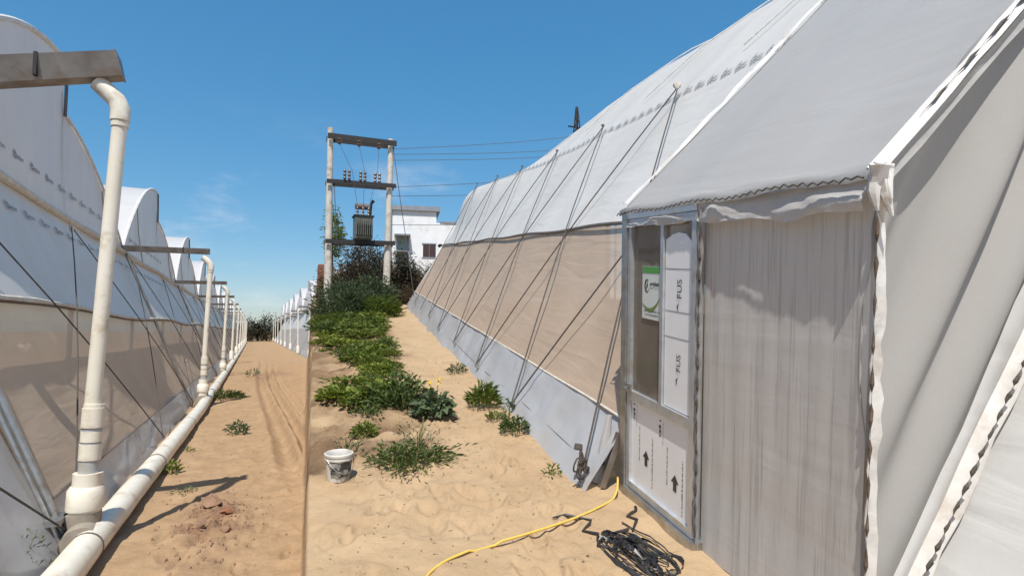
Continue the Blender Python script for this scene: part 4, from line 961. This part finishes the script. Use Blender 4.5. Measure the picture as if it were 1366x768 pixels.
for k in range(8):
    x = 2.90 + 0.068 * k; MB().box(tuple(HP((x, 18.83, 4.78))), tuple(HP((x + 0.02, 18.968, 5.28)))).build('cooling_fin', 'transformer', HS)
MB().box(tuple(HP((2.84, 18.93, 5.402))), tuple(HP((3.48, 19.47, 5.44)))).build('transformer_lid', 'dark_steel', HS)
for x in (2.98, 3.16, 3.34): insul(HP((x, 19.2, 5.44)), 0.30, 0.05, 3).build('bushing', 'porcelain', HS, True)
MB().tube([HP((2.92, 19.3, 5.78)), HP((3.36, 19.3, 5.78))], 0.10, 10).build('conservator', 'rail_dark', HS, True)
MB().tube([HP((3.40, 19.3, 5.4)), HP((3.44, 19.3, 5.9)), HP((3.5, 19.25, 6.0))], [0.04, 0.04, 0.06], 6).build('arrester', 'dark_steel', HS)
for x, x2 in ((2.36, 2.98), (2.98, 3.16), (3.62, 3.34)): MB().tube([HP((x, 19.12, 7.72)), HP((x * .5 + x2 * .5 + 0.1, 19.1, 6.9)), HP((x2, 19.2, 5.74))], 0.007, 4).build('jumper_wire', 'wire', HS)
MB().tube([HP((4.10, 19.2, 7.9)), HP((4.30, 19.1, 6.4)), HP((4.62, 19.1, 4.4)), HP((4.9, 19.1, 2.6))], 0.012, 4).build('stay_wire', 'wire', HS)
MB().tube([HP((2.24, 19.25, 6.4)), HP((2.30, 19.2, 5.4)), HP((2.34, 19.2, 4.5))], 0.012, 4).build('earth_wire', 'wire', HS)
# overhead lines passing behind
WIRE = [(20.47, 34.0, 15.19), (20.46, 34.0, 14.29), (20.46, 34.0, 13.87), (20.44, 34.0, 12.45), (20.43, 34.0, 11.41), (20.41, 34.0, 9.23)]
for k, (z, b_) in enumerate(((7.91, WIRE[0]), (7.73, WIRE[1]), (7.52, WIRE[2]), (6.59, WIRE[3]), (6.28, WIRE[4]), (5.3, WIRE[5]))):
    a = Vector((4.11, 19.6, z)); b = Vector(b_)
    pts = [a.lerp(b, t) + Vector((0, 0, -0.12 * math.sin(math.pi * t))) for t in np.linspace(0, 1, 14)]
    o = MB().tube(pts, [0.009 + 0.006 * t for t in np.linspace(0, 1, 14)], 4).build('power_line', 'wire')
    tag(o, ['topmost', 'second highest', 'third', 'fourth', 'fifth', 'lowest'][k] + ' overhead power line running right from the twin poles', 'power line', 'overhead power lines')
# lattice pylon far behind the ridge
PY = thing('pylon', 'tip of a far lattice pylon above the greenhouse ridge', 'pylon', (146, 250, 0))
for sx, sy in ((-1, -1), (1, -1), (1, 1), (-1, 1)):
    MB().tube([(sx * 9, sy * 9, 0), (sx * 2.6, sy * 2.6, 82), (sx * 0.3, sy * 0.3, 114.5)], 0.35, 4).build('leg', 'dark_steel', PY)
for k in range(16):
    z0 = 60 + 3.4 * k; w0 = max(0.4, (114.5 - z0) / 33 * 2.6 if z0 > 82 else 4.3 - (z0 - 60) * 0.077); z1 = z0 + 3.4; w1 = max(0.4, (114.5 - z1) / 33 * 2.6 if z1 > 82 else 4.3 - (z1 - 60) * 0.077)
    mb = MB()
    for s_ in (-1, 1): mb.tube([(-w0, s_ * w0, z0), (w1, s_ * w1, z1)], 0.2, 4); mb.tube([(s_ * w0, w0, z0), (s_ * w1, -w1, z1)], 0.2, 4)
    mb.build('brace', 'dark_steel', PY)
MB().tube([(-5, 0, 104), (5, 0, 104)], 0.4, 4).build('crossarm', 'dark_steel', PY)

# ================================================================== WHITE HOUSE
gz = tz(7.4, 29.5)
HO_ROT = R(-12)
HO = thing('house', 'white flat-roofed building with dark window beyond the poles', 'building', (6.2, 29, gz))
HO.rotation_euler = (0, 0, HO_ROT)
def hb(nm, a, b, mat, par=HO): return MB().box(tuple(Vector(a) - Vector((6.2, 29, gz))), tuple(Vector(b) - Vector((6.2, 29, gz))) ).build(nm, mat, par)
hb('wall', (6.20, 29.0, gz - 0.6), (8.42, 33, 7.78), 'house_white')
hb('wall', (8.423, 29.02, gz - 0.6), (13.5, 33, 7.22), 'house_white')
hb('roof_slab', (6.05, 28.85, 7.783), (8.60, 33.1, 8.02), 'house_grey')
hb('parapet_coping', (8.61, 28.98, 7.223), (13.6, 33.05, 7.30), 'house_grey')
hb('side_pilaster', (6.12, 28.9, gz - 0.6), (6.197, 29.1, 7.77), 'house_grey')
w_ = hb('window', (7.76, 28.985, 5.45), (8.40, 28.999, 6.10), 'dark_opening')
hb('frame', (7.70, 28.97, 6.103), (8.415, 28.998, 6.16), 'house_grey', w_); hb('frame', (7.70, 28.97, 5.39), (8.415, 28.998, 5.447), 'house_grey', w_)
hb('frame', (8.06, 28.975, 5.45), (8.09, 28.984, 6.10), 'brick', w_)
hb('door', (6.45, 28.96, gz), (6.98, 28.998, 6.45), 'green_door')
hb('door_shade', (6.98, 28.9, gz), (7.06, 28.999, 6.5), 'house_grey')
hb('awning', (6.33, 28.5, 6.453), (7.12, 28.999, 6.52), 'house_grey')
hb('awning', (6.33, 28.6, 5.66), (6.98, 28.955, 5.70), 'house_grey')
hb('stand_pipe', (7.25, 28.7, gz), (7.33, 28.78, 5.2), 'galv')
# brick pier by the slender tree
bp = r_ground(-1.22, 23.2); BP = thing('brick_pier', 'small weathered brick pier standing by the slender tree', 'pier', bp)
brick_me = MB().box((-0.105, -0.05, 0), (0.105, 0.05, 0.07)).mesh('brick', 'brick')
MB().box((-0.19, -0.19, 0), (0.19, 0.19, 1.36)).build('core', 'cement', BP)
for c in range(17):
    for s_ in range(4):
        for h_ in (-1, 1):
            o = link('brick', brick_me, BP); a = s_ * math.pi / 2; off = (0.055 if c % 2 else -0.055)
            q = Matrix.Rotation(a, 4, 'Z') @ Matrix.Translation((h_ * 0.11 + off * 0.3, -0.165, 0.08 * c)); o.matrix_local = q

# ================================================================== SMALL THINGS ON THE RIGHT PLOT
def lathe(pr, n=28):
    v = []; f = []
    for r_, z in pr:
        for k in range(n): a = 2 * math.pi * k / n; v.append((r_ * math.cos(a), r_ * math.sin(a), z))
    for i in range(len(pr) - 1):
        for k in range(n): f.append((i * n + k, i * n + (k + 1) % n, (i + 1) * n + (k + 1) % n, (i + 1) * n + k))
    return MB().add(v, f)
bk = r_ground(-0.155, 4.60); BU = thing('bucket', 'dirty white plastic bucket with wire handle standing on the sand', 'bucket', bk + Vector((0, 0, -0.01)))
BU.rotation_euler = (R(3), R(-2), 0.4); BU.scale = (0.8, 0.8, 0.82)
lathe([(0.0, 0.012), (0.098, 0.012), (0.10, 0.0), (0.104, 0.02), (0.122, 0.225), (0.119, 0.226), (0.10, 0.03), (0.0, 0.025)]).build('shell', 'bucket_white', BU, True)
lathe([(0.121, 0.20), (0.132, 0.20), (0.132, 0.213), (0.124, 0.215), (0.124, 0.232), (0.135, 0.234), (0.136, 0.252), (0.126, 0.258), (0.120, 0.25), (0.119, 0.2)]).build('rim', 'bucket_white', BU, True)
mb = MB(); v = []; f = []
for i, z in enumerate((0.05, 0.185)):
    for k in range(13): a = R(-160) + R(140) * k / 12; r_ = 0.104 + 0.018 * z / 0.225 + 0.0045; v.append((r_ * math.cos(a), r_ * math.sin(a), z + 0.006 * math.sin(k * 1.3)))
for k in range(12): f.append((k, k + 1, 14 + k, 13 + k))
MB().add(v, f).build('label_wrap', 'bucket_grey', BU, True)
mb = MB(); mb.tube([(math.cos(R(a)) * 0.14, math.sin(R(a)) * 0.14 - 0.0, 0.215 - 0.13 * math.sin(R((a + 170) * 180 / 160))) for a in np.linspace(-170, -10, 16)], 0.004, 5); mb.build('handle', 'galv', BU)
# yellow hose
hp = [(0.18, 2.55), (0.34, 3.02), (0.60, 3.22), (0.95, 3.32), (1.30, 3.44), (1.58, 3.58), (1.74, 3.70), (1.80, 3.79)]
hs = []
for i in range(len(hp) - 1):
    p0 = hp[max(0, i - 1)]; p1 = hp[i]; p2 = hp[i + 1]; p3 = hp[min(len(hp) - 1, i + 2)]
    for t in np.linspace(0, 1, 8, endpoint=False):
        c = [0.5 * (2 * p1[j] + (p2[j] - p0[j]) * t + (2 * p0[j] - 5 * p1[j] + 4 * p2[j] - p3[j]) * t * t + (3 * p1[j] - p0[j] - 3 * p2[j] + p3[j]) * t ** 3) for j in (0, 1)]
        g = rw(c[0], c[1], 0.0); g.z = float(terrain(np.array([g.x]), np.array([g.y]), False)[0]) + 0.004; u = (i + t) / 7; hs.append(g + Vector((0, 0, 0.008 + 0.09 * max(0, u - 0.82) / 0.18 - 0.016 * (0.30 < u < 0.36))))
hs.append(rw(1.80, 3.80, 0.11))
o = MB().tube(hs, 0.0078, 10).build('hose', 'hose', None, True); tag(o, 'yellow garden hose running across the sand to the door post', 'hose')
# tangle of black strips before the sill
rs = random.Random(5); TG = thing('rope_tangle', 'tangled heap of black plastic strips and cord before the door sill', 'rope', r_ground(1.5, 3.0))
c0 = r_ground(1.5, 3.0)
for k in range(19):
    cx, cy = 1.52 + rs.gauss(0, 0.06), 2.98 + rs.gauss(0, 0.06); pts = []; a0 = rs.uniform(0, 6.28); sp = rs.uniform(2.5, 7.5); rx, ry = rs.uniform(0.02, 0.11), rs.uniform(0.08, 0.26)
    for i in range(18):
        a = a0 + sp * i / 17; x = cx + rx * math.cos(a) + 0.25 * ry * math.sin(a) * -1; y = cy + ry * math.sin(a); g = r_ground(x, y)
        pts.append(g - c0 + Vector((0, 0, 0.012 + 0.05 * rs.random() * math.exp(-((x - 1.52) ** 2 + (y - 2.98) ** 2) / 0.03))))
    if k % 3 == 0:
        v = []; f = []
        for i, p in enumerate(pts):
            w = 0.006 + 0.010 * abs(math.sin(i * 0.5 + k)); tw = i * 0.5 + k; d_ = Vector((math.cos(tw), math.sin(tw), 0.9 * math.sin(tw * 1.3))) * w
            v += [p + d_, p - d_]
        f = [(2 * i, 2 * i + 1, 2 * i + 3, 2 * i + 2) for i in range(len(pts) - 1)]
        MB().add(v, f).build('strip', 'black_plastic', TG)
    else: MB().tube(pts, rs.choice([0.004, 0.005, 0.006]), 4).build('cord', 'black_plastic', TG)
for path in ([(1.36, 3.14), (1.40, 3.22), (1.33, 3.3), (1.40, 3.36), (1.44, 3.42), (1.30, 3.52), (1.22, 3.55)], [(1.62, 3.2), (1.70, 3.3), (1.66, 3.36), (1.72, 3.42), (1.78, 3.46), (1.79, 3.5)], [(1.4, 3.0), (1.34, 3.08), (1.42, 3.18), (1.60, 3.22)]):
    MB().tube([r_ground(*p) - c0 + Vector((0, 0, 0.012)) for p in path], [0.006 + 0.005 * (i % 2) for i in range(len(path))], 5).build('cord', 'black_plastic', TG)
# rope knot and offcuts at the porch corner
KN = thing('rope_coil', 'coil of dark rope hanging from the guy rope at the porch corner', 'rope', rw(1.60, 3.98, 0.02))
for k in range(7):
    pts = []; ph = rs.uniform(0, 6.28); rx = rs.uniform(0.008, 0.04); rz = rs.uniform(0.03, 0.10); ox, oz = rs.uniform(-0.03, 0.03), rs.uniform(-0.03, 0.06)
    for i in range(15): a = 2 * math.pi * i / 14 + ph; pts.append(Vector((rx * math.cos(a) * 1.1 - 0.03 + ox, 0.4 * rx * math.cos(a + 0.6) + rs.uniform(-.01, .01) - 0.04, 0.10 + oz + rz * math.sin(a + 0.3))))
    o = MB().tube(pts, 0.007, 5).build('loop', 'rope', KN)
o = MB().tube([Vector((-0.03, 0, 0.24)), Vector((-0.02, 0.01, 0.28))], [0.035, 0.03], 7).build('knot', 'rope', KN, True)
KN.rotation_euler = (0, 0, R(-9))
LN = MB(); LN.box((-0.03, -0.015, 0), (0.03, 0.015, 0.52)); LN.box((-0.03, 0.0155, 0), (-0.022, 0.05, 0.52)); LN.box((0.022, 0.0155, 0), (0.03, 0.05, 0.52))
o = LN.build('metal_profile', 'gutter_metal'); o.matrix_world = MR @ frame((1.73, 3.90, 0.0), (0.0, 1.0, 0), (-0.94, 0.0, 0.34), (0.34, 0, 0.94)) @ Matrix.Diagonal((0.7, 0.7, 0.8, 1)); tag(o, 'short aluminium channel offcut leaning beside the door post', 'profile')
RB = thing('film_roll', 'small roll of dirty film leaning at the foot of the door post', 'roll', rw(1.72, 4.0, 0))
MB().tube([(0.0, 0, 0.0), (0.07, -0.02, 0.3), (0.10, -0.04, 0.50)], [0.035, 0.04, 0.02], 9).build('film', 'apron_film', RB, True)
MB().tube([(0.035, -0.01, 0.14), (0.04, -0.012, 0.165)], 0.054, 9).build('tie', 'rope', RB, True)

# clods and brick bits on the lane
def rock(seed, s):
    g = np.random.default_rng(seed); mb = lathe([(0.02, -0.3), (0.8, -0.25), (1.0, 0.15), (0.7, 0.55), (0.05, 0.7)], 9)
    return MB().add([(x * s * (1 + 0.3 * g.uniform(-1, 1)), y * s * (1 + 0.3 * g.uniform(-1, 1)), z * s * (1 + 0.35 * g.uniform(-1, 1))) for x, y, z in mb.v], mb.f)
for (x, y, s, mt, lab) in ((-0.33, 6.42, 0.085, 'clod', 'largest pale earth clod on the dug patch of the lane'), (-0.22, 6.5, 0.07, 'clod', 'rounded earth clod right of the largest one'), (-0.42, 6.5, 0.05, 'clod', 'dark clod at the left of the dug patch'),
                           (-0.18, 6.12, 0.05, 'brick_bit', 'orange brick fragment in the dug patch'), (-0.27, 6.02, 0.035, 'brick_bit', 'small red brick chip below the orange fragment'), (-0.38, 5.85, 0.055, 'clod', 'earth clod at the left lower edge of the dug patch'), (-0.16, 5.55, 0.05, 'clod', 'clod nearest the camera on the dug patch')):
    o = rock(int(abs(x * y * 1000)), s).build('clod' if mt == 'clod' else 'brick_fragment', mt, None, True); o.location = on_ground(x, y) + Vector((0, 0, s * 0.2)); o.rotation_euler = (0.3, 0.2, x * 20); tag(o, lab, 'clod' if mt == 'clod' else 'brick')
mb = MB(); rs = random.Random(9)
for k in range(420):
    a = rs.random()
    if a < 0.6: x, y = rs.gauss(-0.25, 0.2), rs.gauss(5.9, 0.5)
    elif a < 0.8: x, y = rs.uniform(-0.9, 1.2), rs.uniform(4.5, 14)
    else:
        p = rw(rs.uniform(-0.3, 1.4), rs.uniform(2.6, 9)); x, y = p.x, p.y
    s = rs.uniform(0.006, 0.017) * (1.4 if a < 0.6 else 1); z = tz(x, y); q = rs.uniform(0, 6.28)
    mb.add([(x + s * math.cos(q), y + s * math.sin(q), z), (x + s * math.cos(q + 2.1), y + s * math.sin(q + 2.1), z), (x + s * math.cos(q + 4.2), y + s * math.sin(q + 4.2), z), (x + s * 0.3, y, z + s * 1.1)], [(0, 1, 3), (1, 2, 3), (2, 0, 3)])
o = mb.build('soil_crumbs', 'clod'); tag(o, 'scattered crumbs of dark soil on the sand', 'soil', kind='stuff')

mb = MB(); rs = random.Random(19)
LS = []
for k in range(2600):
    a = rs.random()
    if a < 0.75: lx_, ly_ = rs.gauss(0.25, 0.4), rs.uniform(4.4, 14)
    else: lx_, ly_ = rs.uniform(-0.2, 1.55), rs.uniform(2.7, 9)
    if lx_ < -0.068 * ly_ or lx_ > 1.55: continue
    p = rw(lx_, ly_, 0); LS.append((p.x, p.y, a))
LZ = terrain(np.array([l[0] for l in LS]), np.array([l[1] for l in LS]))
for (x, y, a), z in zip(LS, LZ):
    q = rs.uniform(0, 6.28); l = rs.uniform(0.012, 0.06) * (1 if a < 0.75 else 0.6); w = rs.uniform(0.0015, 0.004)
    d = Vector((math.cos(q), math.sin(q), rs.uniform(-0.05, 0.35))) * l; e = Vector((-math.sin(q), math.cos(q), 0)) * w; p = Vector((x, y, float(z) + 0.004))
    mb.add([p - e, p + e, p + d + e * 0.4, p + d - e * 0.4 + Vector((0, 0, 0.001))], [(0, 1, 2, 3)])
o = mb.build('dry_litter', 'leaf_dry'); tag(o, 'dry stalks and leaf litter strewn over the weed bed and sand', 'litter', kind='stuff')

scn.render.engine = 'CYCLES'
